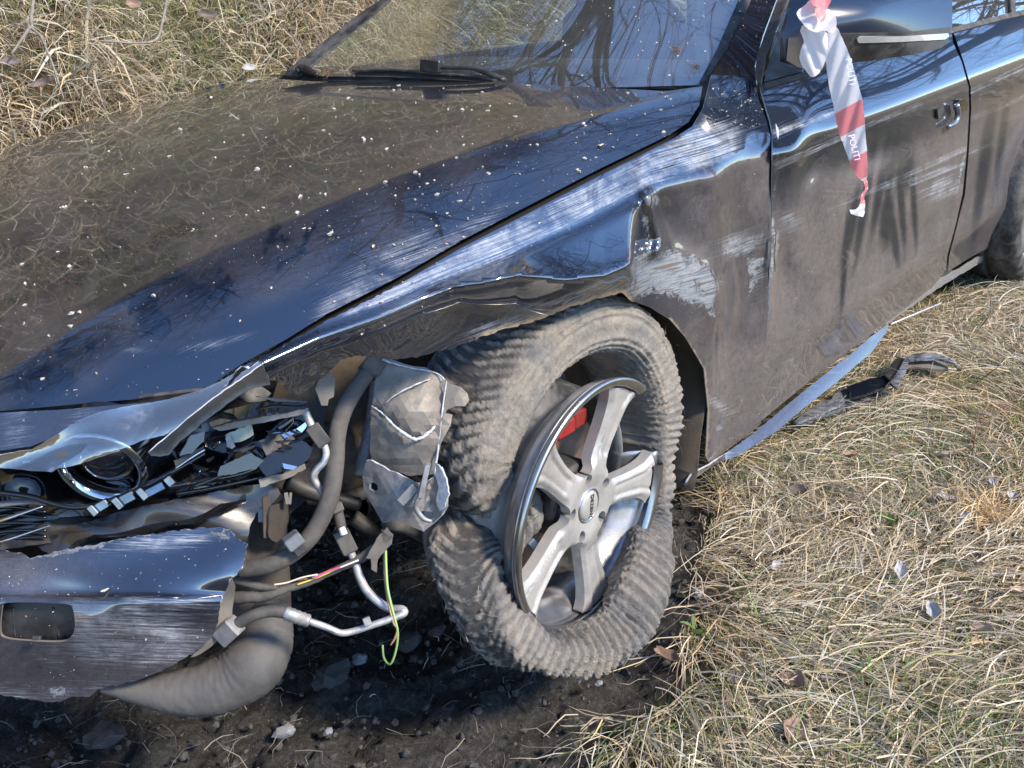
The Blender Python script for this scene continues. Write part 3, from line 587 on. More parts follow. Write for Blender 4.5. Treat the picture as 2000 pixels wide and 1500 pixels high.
# door handle torn off: recess, mounting studs and exposed lever
hd = lambda dy: (lambda uv: SIDE(uv) + np.array([0, dy, 0]))
cup = panel('handle_recess', [(1840, 186), (1852, 181), (1862, 184), (1867, 196), (1862, 215), (1852, 228), (1840, 224), (1836, 208)], hd(-.004), car, simple('dark_recess', (.05, .05, .055), .35, var=.3), step=6, thick=0, curve=True, disp=lambda uv, X: np.c_[X[:, 0] * 0, .020 * gau(uv, (1851, 205), (9, 15), 0), X[:, 0] * 0])
panel('handle_mount', [(1826, 214), (1838, 210), (1842, 222), (1836, 233), (1828, 232)], hd(-.007), cup, M_blk, step=6, thick=.006)
panel('handle_mount', [(1866, 196), (1878, 193), (1886, 202), (1882, 216), (1868, 216)], hd(-.008), cup, M_gloss, step=6, thick=.006)
L_ = [(1858, 204, 0, .0075), (1861, 222, 0, .0085), (1856, 238, 0, .008), (1842, 247, 0, .006)]; _p = SIDE(np.array([(a[0], a[1]) for a in L_], float)) + np.array([0, -.014, 0])
tube('handle_lever', [(*p, a[3]) for p, a in zip(_p, L_)], cup, simple('lever_metal', (.25, .28, .33), .3, .8), px=False)
# ---- sill and its broken trim
panel('sill', [(1386, 908), (1470, 848), (1560, 772), (1640, 708), (1733, 634), (1732, 648), (1722, 662), (1700, 690), (1640, 742), (1560, 805), (1520, 840), (1480, 866), (1440, 890), (1400, 905), (1350, 940), (1338, 948), (1352, 925)], lambda uv: SIDE(uv) + OUTW(uv, .010 + .055 * np.clip((uv[:, 1] - np.interp(uv[:, 0], [1386, 1470, 1560, 1640, 1733], [908, 848, 772, 708, 634])) / 45., 0, 9) * ss(1380, 1440, uv[:, 0])), car, M_side, step=8, thick=.004, jag=.8, jsel=lambda p: p[0] > 1640, attrs=lambda uv, X: {'dust': np.full(len(uv), .55), 'scuff': .35 * ss(.4, .9, .5 + .5 * np.sin(uv[:, 0] / 31.)) + .05, 'bare': 0 * uv[:, 0], 'mud': .6 * (1 - ss(1380, 1440, uv[:, 0]))}, rim=M_edge)
panel('sill_flange', [(1735, 630), (1850, 545), (1950, 487), (1958, 492), (1880, 538), (1800, 590), (1738, 636)], lambda uv: SIDE(uv) + np.array([0, .01, 0]), car, M_alu, step=8, thick=.01, jag=1.2)
panel('underbody', [(1380, 905), (1960, 480), (2300, 380), (2300, 600), (1960, 540), (1740, 640), (1380, 930)], lambda uv: SIDE(uv) + np.array([0, .25, 0]), car, M_liner, step=60, thick=0)
for pts in ([(1738, 634, 3.15, .004), (1790, 612, 3.2, .004), (1838, 592, 3.3, .003)],): tube('brake_line', pts, car, M_pipe, 6)
# ---- wheel arch liner: dark shell over the tyre
WC = np.array([-.20, -.80, .40])
V = []; na, ny = 36, 5
for i in range(na):
    a = rad(-30 + i * 228 / (na - 1)); R = .415 + .012 * math.sin(9 * a)
    for j in range(ny): V.append((WC[0] + .02 + R * math.cos(a), -.868 + .30 * j / (ny - 1) * 1.0, max(.19, WC[2] - .02 + R * math.sin(a) * .93)))
F = [(i * ny + j, i * ny + j + 1, (i + 1) * ny + j + 1, (i + 1) * ny + j) for i in range(na - 1) for j in range(ny - 1)]
V = [v for v in V]; keep = [f for f in F if not (V[f[0]][0] < -.30)]
link('wheel_arch_liner', mesh(V, keep), car, M_liner).modifiers.new('t', 'SOLIDIFY').thickness = .004
YP = lambda yy: FIX(1, lambda X: np.full(len(X), yy))
panel('inner_wing', [(540, 735), (640, 680), (900, 640), (1150, 560), (1250, 600), (1250, 900), (960, 1020), (830, 1010), (700, 985), (600, 960), (540, 900)], YP(-.56), car, M_tan, step=20, thick=.004, disp=lambda uv, X: np.c_[X[:, 0] * 0, .03 * np.sin(uv[:, 0] / 40.) * np.sin(uv[:, 1] / 60.), X[:, 0] * 0])
# ---- windscreen, its trim, pillar, cowl, wipers
ws_a, ws_b = AT(1372, 165, 'z', 1.0), AT(562, 142, 'z', 1.035)
rise = np.array([.66, 0, .375]); 
wq = np.array([ws_a, ws_b, ws_a + rise + [0, .10, 0], ws_b + rise + [0, -.12, 0]]); mid = (ws_a + ws_b) / 2 + [-.13, 0, .012]; wq = np.vstack([wq, mid, mid + rise * 1.0 + [.02, 0, .01]])
_wf = TPS(PRJ(wq), 1 / ((wq - CP) @ cf), scale=1000.); WS = lambda uv: T(uv, 1 / _wf(uv))
def glass(name, tint, refl=1.5, rough=.0):
    m, nt, bs = mat(name); nt.nodes.remove(bs); g = nd(nt, 'ShaderNodeBsdfGlossy'); g.inputs['Roughness'].default_value = .015; g.inputs[0].default_value = (1, 1, 1, 1)
    t = nd(nt, 'ShaderNodeBsdfTransparent'); t.inputs[0].default_value = (*tint, 1); f = nd(nt, 'ShaderNodeFresnel'); f.inputs[0].default_value = refl
    geo = nd(nt, 'ShaderNodeNewGeometry')
    k = mth(nt, 'ADD', mth(nt, 'MULTIPLY', f.outputs[0], 2.2), .22, True); mx = nd(nt, 'ShaderNodeMixShader'); nt.links.new(k, mx.inputs[0]); nt.links.new(t.outputs[0], mx.inputs[1]); nt.links.new(g.outputs[0], mx.inputs[2])
    df = nd(nt, 'ShaderNodeBsdfDiffuse'); df.inputs[0].default_value = (.5, .5, .48, 1); vo = nd(nt, 'ShaderNodeTexVoronoi'); vo.inputs['Scale'].default_value = 55; tc = nd(nt, 'ShaderNodeTexCoord'); nt.links.new(tc.outputs['Object'], vo.inputs['Vector'])
    sp = mth(nt, 'LESS_THAN', vo.outputs['Distance'], mth(nt, 'MULTIPLY', mth(nt, 'SUBTRACT', noise(nt, 40, 2), .5), .8)); fl = mth(nt, 'MULTIPLY', noise(nt, 14, 8, .75), .10)
    m2 = nd(nt, 'ShaderNodeMixShader'); nt.links.new(mth(nt, 'MAXIMUM', mth(nt, 'MULTIPLY', sp, .8), fl), m2.inputs[0]); nt.links.new(mx.outputs[0], m2.inputs[1]); nt.links.new(df.outputs[0], m2.inputs[2])
    nt.links.new(m2.outputs[0], nt.nodes['Material Output'].inputs[0]); return m
G_ws = glass('windscreen_glass', (.66, .82, .76))
panel('windscreen', [(578, 146), (700, 54), (770, 0), (900, -110), (1560, -200), (1520, -110), (1462, 0), (1372, 166), (1150, 172), (950, 160), (760, 150), (640, 149)], WS, car, G_ws, step=24, thick=0)
panel('windscreen_trim', [(548, 147), (700, 28), (742, 0), (790, -60), (812, -60), (760, 0), (706, 48), (582, 148)], lambda uv: WS(uv) - rays(uv) * .006, car, M_seal, step=12, thick=.006)
panel('windscreen_trim', [(1366, 160), (1400, 96), (1442, 0), (1470, -60), (1488, -60), (1466, 0), (1420, 96), (1384, 150), (1380, 162)], lambda uv: WS(uv) - rays(uv) * .008, car, M_seal, step=12, thick=.008)
pf = FT([(1385, 165, 2.22), (1500, -60, 2.38), (1420, 0, 2.36), (1480, 160, 2.12), (1560, -60, 2.3)])
panel('windscreen_pillar', [(1384, 160), (1386, 150), (1422, 96), (1468, 0), (1490, -60), (1560, -60), (1516, 0), (1490, 70), (1474, 130), (1478, 170), (1440, 154)], pf, car, M_side, step=12, thick=.004, attrs=lambda uv, X: {'dust': np.full(len(uv), .15), 'scuff': np.zeros(len(uv)), 'bare': np.zeros(len(uv)), 'mud': np.zeros(len(uv))})
panel('door_seal', [(1474, 150), (1478, 110), (1500, 50), (1520, 0), (1540, -60), (1556, -60), (1538, 0), (1512, 60), (1494, 110), (1486, 160), (1490, 180)], lambda uv: pf(uv) - rays(uv) * .01, car, M_seal, step=10, thick=.006)
M_dash = simple('dashboard_plastic', (.018, .019, .02), .6, var=.3, scale=20)
panel('cowl', [(545, 152), (600, 132), (760, 126), (960, 134), (1150, 150), (1376, 150), (1376, 175), (950, 166), (600, 156)], lambda uv: WS(uv) + rays(uv) * .015, car, M_blk, step=24, thick=.004)
def wiper(name, arm, blade):
    r_ = tube(name, arm, car, M_blk, 8, flat=.5); tube('wiper_blade', blade, r_, M_seal, 6, flat=.5); return r_
def wd(u, v, r, k=.012): t = 1 / _wf(np.array([[u, v]]))[0] - k; return (u, v, t, r)
wiper('wiper_arm', [wd(985, 156, .010, .03), wd(945, 140, .010, .03), wd(920, 133, .009, .03), wd(870, 132, .009, .03), wd(832, 130, .014, .03)], [wd(690, 138, .006), wd(770, 136, .008), wd(850, 142, .008), wd(965, 152, .006)])
block('wiper_hinge', wd(824, 128, 0, .04)[:3], wd(862, 131, 0, .04)[:3], .028, .02, car, M_blk)
tube('wiper_arm', [wd(580, 140, .009, .02), wd(592, 134, .012, .02), (wd(620, 146, .006, .02))], car, M_blk, 8)
# ---- cabin: dashboard, seats, roof and far side so that the glass has something behind it
def bx(name, c, s, m, par=car, bev=.15, rot=None):
    M = Matrix.Rotation(rad(rot), 3, 'Y') if rot else None
    V, F = box_mesh(c, *s, M, bev); return link(name, mesh(V, F, False), par, m)
bx('dashboard', (.98, .05, .93), (.52, 1.36, .12), M_dash)
M_seat = simple('seat_fabric', (.05, .05, .052), .8, var=.3, scale=80)
for yy in (-.36, .42):
    s_ = bx('seat', (1.75, yy, .80), (.18, .50, .70), M_seat, bev=.35, rot=12); bx('headrest', (1.88, yy, 1.26), (.11, .26, .18), M_seat, s_, .35, 8)
bx('seat_belt', (1.84, .12, 1.12), (.01, .05, .55), simple('belt_webbing', (.38, .40, .38), .7), bev=.1, rot=-14)
bx('centre_pillar', (2.0, .70, 1.15), (.16, .06, .6), simple('pillar_trim', (.30, .31, .29), .7)); bx('roof', (2.25, 0, 1.475), (1.75, 1.16, .05), M_gloss, bev=.4)
bx('far_door', (1.75, .86, .66), (2.5, .06, .66), M_gloss); bx('rear_bench', (2.75, 0, .85), (.25, 1.3, .65), M_seat); bx('far_wing', (-.15, .83, .66), (1.2, .05, .44), M_gloss); bx('boot', (3.55, 0, .74), (.75, 1.66, .62), M_gloss, bev=.3)
bx('cabin_floor', (1.7, 0, .34), (2.7, 1.5, .05), M_dash); bx('bulkhead', (.52, 0, .66), (.03, 1.2, .6), M_tan)
# ---- door mirror with its indicator
mf = lambda k: (lambda uv: T(uv, 1 / TPSM(uv)) - rays(uv) * k)
_m = [(1540, 60, 2.02), (1860, 50, 2.28), (1700, -60, 2.18), (1700, 118, 2.14), (1700, 20, 2.05), (1600, 0, 2.02), (1850, 110, 2.28), (1560, -60, 2.12), (1860, -60, 2.33)]
TPSM = TPS([a[:2] for a in _m], [1 / a[2] for a in _m], scale=1000.)
mir = panel('door_mirror', [(1535, 118), (1528, 70), (1545, 10), (1560, -60), (1850, -60), (1860, -10), (1860, 50), (1852, 80), (1838, 92), (1790, 104), (1700, 117), (1668, 121), (1640, 122), (1600, 132), (1560, 130)], mf(0), car, simple('mirror_paint', (.006, .014, .034), .3, var=.2, scale=30, coat=.45), step=10, thick=.03, attrs=lambda uv, X: {'dust': np.full(len(uv), .12), 'scuff': .3 * gau(uv, (1848, 40), (8, 40), 0), 'bare': np.zeros(len(uv)), 'mud': np.zeros(len(uv))})
panel('mirror_base', [(1540, 74), (1640, 66), (1760, 64), (1858, 52), (1856, 68), (1850, 84), (1838, 94), (1790, 106), (1700, 119), (1650, 124), (1600, 134), (1560, 132), (1536, 118)], mf(.004), mir, M_blk, step=12, thick=.01)
panel('indicator', [(1674, 76), (1682, 72), (1760, 71), (1852, 65), (1854, 71), (1846, 77), (1760, 82), (1690, 84), (1677, 84)], mf(.009), mir, simple('indicator_lens', (.30, .31, .31), .15, coat=.8, var=.15), step=8, thick=.004)
# side window and black mirror triangle
panel('side_window', [(1500, 150), (1530, 40), (1548, -60), (2240, -160), (2240, -22), (2060, 5), (1862, 56), (1700, 105), (1560, 148)], lambda uv: SIDE(uv) + np.array([0, .012, 0]), car, glass('side_glass', (.35, .40, .38)), step=60, thick=0)
panel('window_seal', [(1486, 162), (1562, 142), (1640, 112), (1760, 88), (1862, 52), (1964, 26), (2240, -34), (2240, -26), (1964, 36), (1862, 62), (1760, 97), (1640, 124), (1562, 152), (1488, 172)], lambda uv: SIDE(uv) + np.array([0, -.006, 0]), car, M_seal, step=10, thick=.006)
panel('window_divider', [(1974, 30), (1982, 28), (1976, -60), (1966, -60)], lambda uv: SIDE(uv) + np.array([0, -.004, 0]), car, M_seal, step=14, thick=.006)
panel('mirror_triangle', [(1490, 160), (1500, 120), (1530, 40), (1550, -40), (1600, -40), (1570, 60), (1565, 140)], lambda uv: SIDE(uv) + np.array([0, -.002, 0]), car, M_gloss, step=14, thick=.01)
# cracked edge strip where wing meets door, bent outwards
panel('bent_wing_edge', [(1501, 240), (1506, 250), (1508, 262), (1506, 271), (1503, 262)], lambda uv: SIDE(uv) + np.array([0, -.016, 0]), car, M_edge, step=5, thick=.002)
panel('bent_door_edge', [(1503, 462), (1506, 446), (1509, 458), (1507, 470), (1511, 478), (1507, 488), (1506, 502), (1508, 512), (1503, 528), (1501, 500)], lambda uv: SIDE(uv) + np.array([0, -.014, 0]), car, M_plate, step=6, thick=.002, jag=1.5)
# ================================================================== shredded front wheel
wheel = empty('front_wheel', tuple(WC)); wheel.parent = car
def child(o, par): o.parent = par; o.matrix_parent_inverse = Matrix.Translation(-Vector(par.location)); return o
def yp(u, v, y): X = AT(u, v, 'y', y); return X
# ---- tyre: closed tube swept round the wheel, sound above, collapsed and folded below
keys = []
def kt(th, R, y, a, b, ph=0): keys.append((np.array([WC[0] + R * math.cos(rad(th)), y, WC[2] + R * math.sin(rad(th))]), a, b, ph))
def kp(u, v, y, a, b, ph=0): keys.append((yp(u, v, y), a, b, ph))
kt(10, .260, -.815, .054, .100); kt(35, .268, -.80, .055, .112); kt(60, .275, -.795, .056, .118); kt(85, .276, -.79, .056, .120); kt(110, .276, -.785, .056, .120); kt(135, .276, -.785, .056, .120); kt(158, .274, -.79, .055, .118)
kp(958, 985, -.80, .052, .105, 8); kp(915, 1075, -.83, .050, .080, 28); kp(935, 1160, -.88, .052, .062, 32); kp(985, 1236, -.92, .044, .054, 16); kp(1062, 1276, -.95, .034, .050, 0)
kp(1140, 1270, -.975, .032, .054, -14); kp(1206, 1234, -.99, .034, .056, -30); kp(1244, 1166, -.985, .040, .060, -46); kp(1262, 1094, -.95, .037, .056, -36); kp(1264, 1016, -.87, .028, .055, -16); kt(-13, .243, -.83, .044, .085, -3)
K = np.array([[*k[0], k[1], k[2], k[3]] for k in keys]); S = smoothline(K, 40, True); n = len(S); C = S[:, :3]; ns = 116
Tn = np.roll(C, -3, 0) - np.roll(C, 3, 0); Tn /= np.linalg.norm(Tn, axis=1)[:, None]; yax = np.array([0, -1, 0.])
Rd = np.cross(Tn, yax); out = C - WC; sgn = np.sign((Rd * out).sum(1)); Rd = Rd * sgn[:, None]; Rd /= np.linalg.norm(Rd, axis=1)[:, None]; Ax = np.cross(Rd, Tn); Ax *= np.sign((Ax @ yax))[:, None]
ph = np.radians(S[:, 5])[:, None]; Rr = Rd * np.cos(ph) + Ax * np.sin(ph); Aa = -Rd * np.sin(ph) + Ax * np.cos(ph)
arc = np.r_[0, np.cumsum(np.linalg.norm(np.diff(C, axis=0), axis=1))]; tot = arc[-1] + np.linalg.norm(C[0] - C[-1]); loW = ss(-.30, -.02, -(C[:, 2] - .34)) # how collapsed
V = np.zeros((n, ns, 3)); hg = np.zeros((n, ns))
for j in range(ns):
    t = 2 * math.pi * j / ns; ex = 2 / 3.4; c, s_ = math.cos(t), math.sin(t); cx = abs(c) ** ex * (1 if c > 0 else -1); sy = abs(s_) ** ex * (1 if s_ > 0 else -1)
    tread = ss(.50, .92, np.array([c]))[0]; wv = sy if abs(sy) < 1 else sy
    r_ = S[:, 3] * cx * (1.0 + .0 * c); a_ = S[:, 4] * sy * (.86 + .14 * c * 0)
    # tread blocks: slanted cross grooves and long grooves
    q = arc + .030 * abs(wv) ** 1.2 * 1.4; per = tot / 104
    g = np.abs(((q / per) % 1) - .5) * 2; blk = (.35 + .65 * ss(-.6, .5, np.sin(arc * 37 + 4 * wv) + np.sin(arc * 11))) * ss(.40, .50, g + .05 * np.sin(31 * arc) - .25 * (abs(wv) < .3)) * (1 - .5 * (np.abs(((q / per * 3.0 + .3 * wv) % 1) - .5) > .42)); lg = min(1, min(abs(wv - .33), abs(wv + .33), abs(wv)) / .045)
    h = tread * .0048 * (blk * ss(0., 1., np.array([lg]))[0] - .6)
    side = (1 - tread) * (s_ > 0) * (.0026 * math.sin(30 * t) * (1 - loW))
    rib = np.sin(arc * 2 * math.pi / .019 + 2.2 * sy + 1.5 * c + 1.3 * np.sin(arc * 23)); crv = ss(-.25, .25, np.array([rib + .25 * np.sin(arc * 61)])[0]); wl = loW * (.35 if s_ < -.3 else 1) * (1 - tread * .6)
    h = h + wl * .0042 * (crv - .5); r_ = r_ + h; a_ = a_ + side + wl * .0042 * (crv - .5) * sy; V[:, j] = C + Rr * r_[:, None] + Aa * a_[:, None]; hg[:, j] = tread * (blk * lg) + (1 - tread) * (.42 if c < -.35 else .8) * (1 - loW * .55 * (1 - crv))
Vf = V.reshape(-1, 3); N = Vf - np.repeat(C, ns, 0); N /= np.linalg.norm(N, axis=1)[:, None]; lw = np.repeat(loW, ns)
f1 = vn(Vf, 17, 2.); f2 = vn(Vf, 55, 5.); f3 = vn(Vf, 140, 8.)
wr = np.sin(np.repeat(arc, ns) * 95 + 3 * f1 + 2.2 * np.tile(np.arange(ns) / ns * 6.28, n))        # folds squeezed across the flattened part
tw = np.clip(np.tile(np.cos(np.arange(ns) / ns * 2 * np.pi), n), 0, 1) ** .5; f4 = vn(Vf, 330, 4.)
Vf = Vf + N * (f1 * .0015 + f2 * (.0012 + .0022 * tw) + f3 * .0030 + f4 * .0022 + lw * (.0028 * wr * tw + .006 * f1))[:, None]
q_ = PRJ(Vf); pin = gau(q_, (984, 1004), (26, 36), -18) * (((Vf - CP) * N).sum(1) < .02); rdg = gau(q_, (950, 1030), (16, 60), 35) * (((Vf - CP) * N).sum(1) < .02)
Vf = Vf + (Vf - CP) / np.linalg.norm(Vf - CP, axis=1)[:, None] * (.050 * pin - .014 * rdg)[:, None]
idx = np.arange(n * ns).reshape(n, ns); F = np.stack([idx, np.roll(idx, -1, 0), np.roll(np.roll(idx, -1, 0), -1, 1), np.roll(idx, -1, 1)], -1).reshape(-1, 4)
m, nt, bs = mat('muddy_tyre'); n1 = noise(nt, 34, 10, .75, .6); n2 = noise(nt, 160, 8, .8); n3 = noise(nt, 8, 6, .65); hgt = attr(nt, 'height')
k1 = mth(nt, 'ADD', mth(nt, 'MULTIPLY', n1, .75), mth(nt, 'MULTIPLY', n2, .45)); mudc = ramp(nt, k1, [(.40, (.06, .065, .075)), (.52, (.18, .18, .18)), (.62, (.31, .295, .27)), (.74, (.46, .41, .34))])
dk = mixc(nt, ramp(nt, mth(nt, 'ADD', n3, mth(nt, 'MULTIPLY', hgt, .12)), [(.42, (0, 0, 0)), (.62, (1, 1, 1))]), (.14, .16, .19), (.37, .315, .25)); cc = mixc(nt, .45, mudc, dk)
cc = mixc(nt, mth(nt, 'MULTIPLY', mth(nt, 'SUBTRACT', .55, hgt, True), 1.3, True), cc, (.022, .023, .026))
nt.links.new(cc, bs.inputs['Base Color']); bs.inputs['Roughness'].default_value = .85; bs.inputs['Specular IOR Level'].default_value = .25; bump(nt, bs, mth(nt, 'ADD', mth(nt, 'ADD', n2, n1), mth(nt, 'MULTIPLY', noise(nt, 420, 6, .8), .6)), 1., .006)
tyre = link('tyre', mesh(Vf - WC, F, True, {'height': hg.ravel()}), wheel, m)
# bits of straw caked on the tyre
# ---- rim
RC = np.array([-.261, -.94, .377]); RN = np.array([.057, -.998, -.036]); RN /= np.linalg.norm(RN); Ra = np.cross(RN, [0, 0, 1]); Ra /= np.linalg.norm(Ra); Rb = np.cross(Ra, RN)
Ra = -Ra if Ra[0] < 0 else Ra; Rb = Rb if Rb[2] > 0 else -Rb          # a to the rear, b up
def rimpt(a, b, h): return RC + np.outer(a, Ra) + np.outer(b, Rb) + np.outer(h, RN)
def rimang(u, v):
    d = rays([(u, v)])[0]; X = CP + d * (((RC - CP) @ RN) / (d @ RN)); q = X - RC; return math.degrees(math.atan2(q @ Rb, q @ Ra)), np.linalg.norm(q)
for q in [(1228, 765), (1090, 900), (1060, 1160), (1205, 1130), (1285, 940), (1183, 1000), (1258, 770), (1290, 905)]: print('rimang', q, rimang(*q))
M_rim = simple('silver_rim', (.40, .39, .375), .36, .45, var=.14, scale=40, dirt=.3, dirtc=(.22, .20, .18), bmp=.04, coat=.4); M_bar = simple('rim_barrel', (.40, .41, .43), .28, .9, var=.2, scale=25, dirt=.2, dirtc=(.12, .11, .10)); M_lip = simple('machined_lip', (.42, .42, .42), .3, 1., var=.15, scale=50)
A0 = 62
sp_ang = [A0 + 72 * k for k in range(5)]
def star(hw, rr, rv):
    P = []
    for A in sp_ang:
        c, s_ = math.cos(rad(A)), math.sin(rad(A)); R_ = lambda r, w: (r * c - w * s_, r * s_ + w * c)
        P += [R_(r, -w) for r, w in zip(rr, hw)]; n_ = 5
        amax = math.degrees(math.asin(hw[-1] / rr[-1])) if 0 else math.degrees(math.atan2(hw[-1], rr[-1]))
        Rm = math.hypot(hw[-1], rr[-1]); P += [(Rm * math.cos(rad(A + g)), Rm * math.sin(rad(A + g))) for g in np.linspace(-amax * .8, amax * .8, n_)]
        P += [R_(r, w) for r, w in list(zip(rr, hw))[::-1]]; P.append((rv * math.cos(rad(A + 36)), rv * math.sin(rad(A + 36))))
    return P
out_ = smoothline(star([29, 27, 27, 30, 36, 45, 52], [66, 90, 120, 155, 185, 201, 209], 66), 3, True)
lugs = [[(56 * math.cos(rad(A0 + 36 + 72 * k)) * 1.0 + 10.5 * math.cos(t), 56 * math.sin(rad(A0 + 36 + 72 * k)) + 10.5 * math.sin(t)) for t in np.linspace(0, 2 * math.pi, 15)[:-1]] for k in range(5)]
def sp_local(p):
    best = None; th = np.degrees(np.arctan2(p[:, 1], p[:, 0])); r = np.hypot(p[:, 0], p[:, 1]); d = (th[:, None] - np.array(sp_ang)[None] + 180) % 360 - 180; i = np.abs(d).argmin(1); dd = np.radians(d[np.arange(len(p)), i]); return r * np.cos(dd), r * np.sin(dd), r
def rim_h(p):
    x, w, r = sp_local(p); h = -.022 + .015 * np.clip(r / 225, 0, 1) ** 2 + .006 * np.exp(-((r - 60) / 22) ** 2)
    hw = np.interp(x, [66, 120, 185, 209], [29, 27, 36, 52]); e = np.abs(w) / hw
    out = ss(70, 84, r); h = h - out * .0075 * ss(.58, 1., e) - out * .0055 * np.exp(-((np.abs(w) - hw * .42) / 3.2) ** 2) * ss(84, 100, r) - .004 * out * (1 - ss(.25, .5, e)) * ss(84, 100, r)
    return h
face = panel('spokes', out_, lambda p: rimpt(p[:, 0] / 1000, p[:, 1] / 1000, rim_h(p)) - WC, wheel, M_rim, step=4.2, thick=0, holes=lugs, extr=-RN * .020)
def lathe(name, prof, par, mt, a0=0, a1=360, n=96, jag=None, ctr=None):
    full = a1 - a0 >= 360; th = np.radians(np.linspace(a0, a1, n, endpoint=not full)); V = []
    for i, t in enumerate(th):
        for r, h in prof: V.append((r * math.cos(t), r * math.sin(t), h))
    V = np.array(V); X = rimpt(V[:, 0], V[:, 1], V[:, 2]) - (ctr if ctr is not None else 0); k = len(prof); m_ = n if full else n - 1
    F = [(i * k + j, ((i + 1) % n) * k + j, ((i + 1) % n) * k + j + 1, i * k + j + 1) for i in range(m_) for j in range(k - 1)]
    return link(name, mesh(X, F), par, mt)
lip0, lip1 = 49, 357
lathe('rim_lip', [(.2185, -.010), (.221, -.003), (.226, .0), (.233, .001), (.236, -.002), (.2355, -.007), (.231, -.012), (.222, -.016), (.219, -.020), (.2185, -.010)], wheel, M_lip, lip0, lip1, 120, ctr=WC)
lathe('rim_barrel', [(.231, -.012), (.222, -.016), (.2195, -.028), (.221, -.036), (.214, -.040), (.206, -.052), (.190, -.066), (.188, -.085), (.196, -.10), (.199, -.15), (.207, -.175), (.2175, -.182), (.219, -.192), (.231, -.197), (.233, -.203)], wheel, M_bar, lip0 - 4, lip1 + 6, 120, ctr=WC).modifiers.new('t', 'SOLIDIFY').thickness = .003
lathe('rim_barrel', [(.190, -.066), (.188, -.085), (.196, -.10), (.199, -.15), (.207, -.175), (.2175, -.182), (.231, -.197)], wheel, M_bar, lip1 + 2, lip0 + 362, 30, ctr=WC).modifiers.new('t', 'SOLIDIFY').thickness = .003
lathe('hub_cap', [(.0001, -.014), (.014, -.0142), (.024, -.016), (.0275, -.019), (.029, -.026)], wheel, M_rim, ctr=WC); lathe('cap_ring', [(.0285, -.024), (.030, -.0185), (.032, -.0185), (.0335, -.024)], wheel, M_lip, ctr=WC)
for k in range(5):
    A = rad(A0 + 36 + 72 * k); c0 = rimpt(np.array([.056 * math.cos(A)]), np.array([.056 * math.sin(A)]), np.array([-.055]))[0] - WC
    Vv, Ff = tube_mesh([c0, c0 + RN * .012, c0 + RN * .022], [.0085, .0085, .006], 6); link('lug_bolt', mesh(Vv, Ff, False), wheel, M_blk)
lathe('hub', [(.0001, -.046), (.070, -.046), (.074, -.055), (.074, -.10)], wheel, M_blk, ctr=WC)
disc = lathe('brake_disc', [(.06, -.105), (.155, -.105), (.156, -.118), (.06, -.118)], car, simple('rusty_disc', (.14, .12, .11), .4, .8, var=.4, dirt=.4, dirtc=(.14, .06, .03)))
ca = rad(rimang(1165, 815)[0]); cc_ = rimpt(np.array([.142 * math.cos(ca)]), np.array([.142 * math.sin(ca)]), np.array([-.084]))[0]
M_red = simple('red_caliper', (.26, .012, .01), .35, var=.2, scale=30, dirt=.25, dirtc=(.05, .02, .015), coat=.3)
cal = []
for dx, w_, h_ in ((-.045, .05, .05), (0, .06, .042), (.045, .05, .05)):
    t = np.array([-math.sin(ca), math.cos(ca)]); cal.append(box_mesh(cc_ + Ra * t[0] * dx + Rb * t[1] * dx, w_, .05, h_, None, .25))
link('brake_caliper', mesh(*join(cal), False), car, M_red)
# maker's lettering on the cap
def text(name, body, size, M4, par, mt, ext=.0006):
    cu_ = bpy.data.curves.new('t', 'FONT'); cu_.body = body; cu_.size = size; cu_.extrude = ext; cu_.align_x = 'CENTER'; cu_.align_y = 'CENTER'; to = bpy.data.objects.new('t', cu_); COL.objects.link(to)
    bpy.context.view_layer.update(); me = bpy.data.meshes.new_from_object(to.evaluated_get(bpy.context.evaluated_depsgraph_get())); bpy.data.objects.remove(to); me.transform(M4); return link(name, me, par, mt)
tx = -(Rb * .97 + Ra * .10); tx /= np.linalg.norm(tx); ty = np.cross(RN, tx); o_ = RC + RN * (-.0135) - WC
text('cap_lettering', 'DEZENT', .0125, Matrix(((tx[0], ty[0], RN[0], o_[0]), (tx[1], ty[1], RN[1], o_[1]), (tx[2], ty[2], RN[2], o_[2]), (0, 0, 0, 1))), wheel, M_blk)
bw_ = block('balance_weight', (1036, 1056, 1.735), (1048, 1068, 1.735), .014, .008, wheel, simple('zinc', (.6, .62, .6), .4, .6)); bw_.matrix_parent_inverse = Matrix.Translation(-Vector(WC))
# suspension stub behind
tube('drive_shaft', [(-.2, -.80, .38, .04), (-.2, -.6, .37, .035), (-.2, -.3, .36, .03)], car, M_blk, 12, px=False)
# rear wheel
rw = empty('rear_wheel', (2.57, -.84, .40)); rw.parent = car
def ring(c, prof, n=64): 
    V = [(c[0] + r * math.cos(t), y, c[2] + r * math.sin(t)) for t in np.linspace(0, 2 * math.pi, n, endpoint=False) for r, y in prof]; k = len(prof)
    return V, [(i * k + j, ((i + 1) % n) * k + j, ((i + 1) % n) * k + j + 1, i * k + j + 1) for i in range(n) for j in range(k - 1)]
V, F = ring((0, 0, 0), [(.235, .02), (.24, -.085), (.26, -.105), (.295, -.108), (.315, -.095), (.325, -.07), (.321, -.045), (.327, -.04), (.327, .0), (.321, .004), (.327, .008), (.325, .05), (.30, .10)]); link('tyre', mesh(V, F), rw, M_seal)
V, F = ring((0, 0, 0), [(.243, -.085), (.238, -.092), (.228, -.088), (.215, -.06), (.20, 0), (.20, .08)]); link('rim', mesh(V, F), rw, M_rim)
for k in range(5):
    A = 2 * math.pi * k / 5 + 2.9; link('spoke', mesh(*tube_mesh([(.03 * math.cos(A), -.06, .03 * math.sin(A)), (.22 * math.cos(A), -.078, .22 * math.sin(A))], [.028, .034], 8, flat=.5)), rw, M_rim)
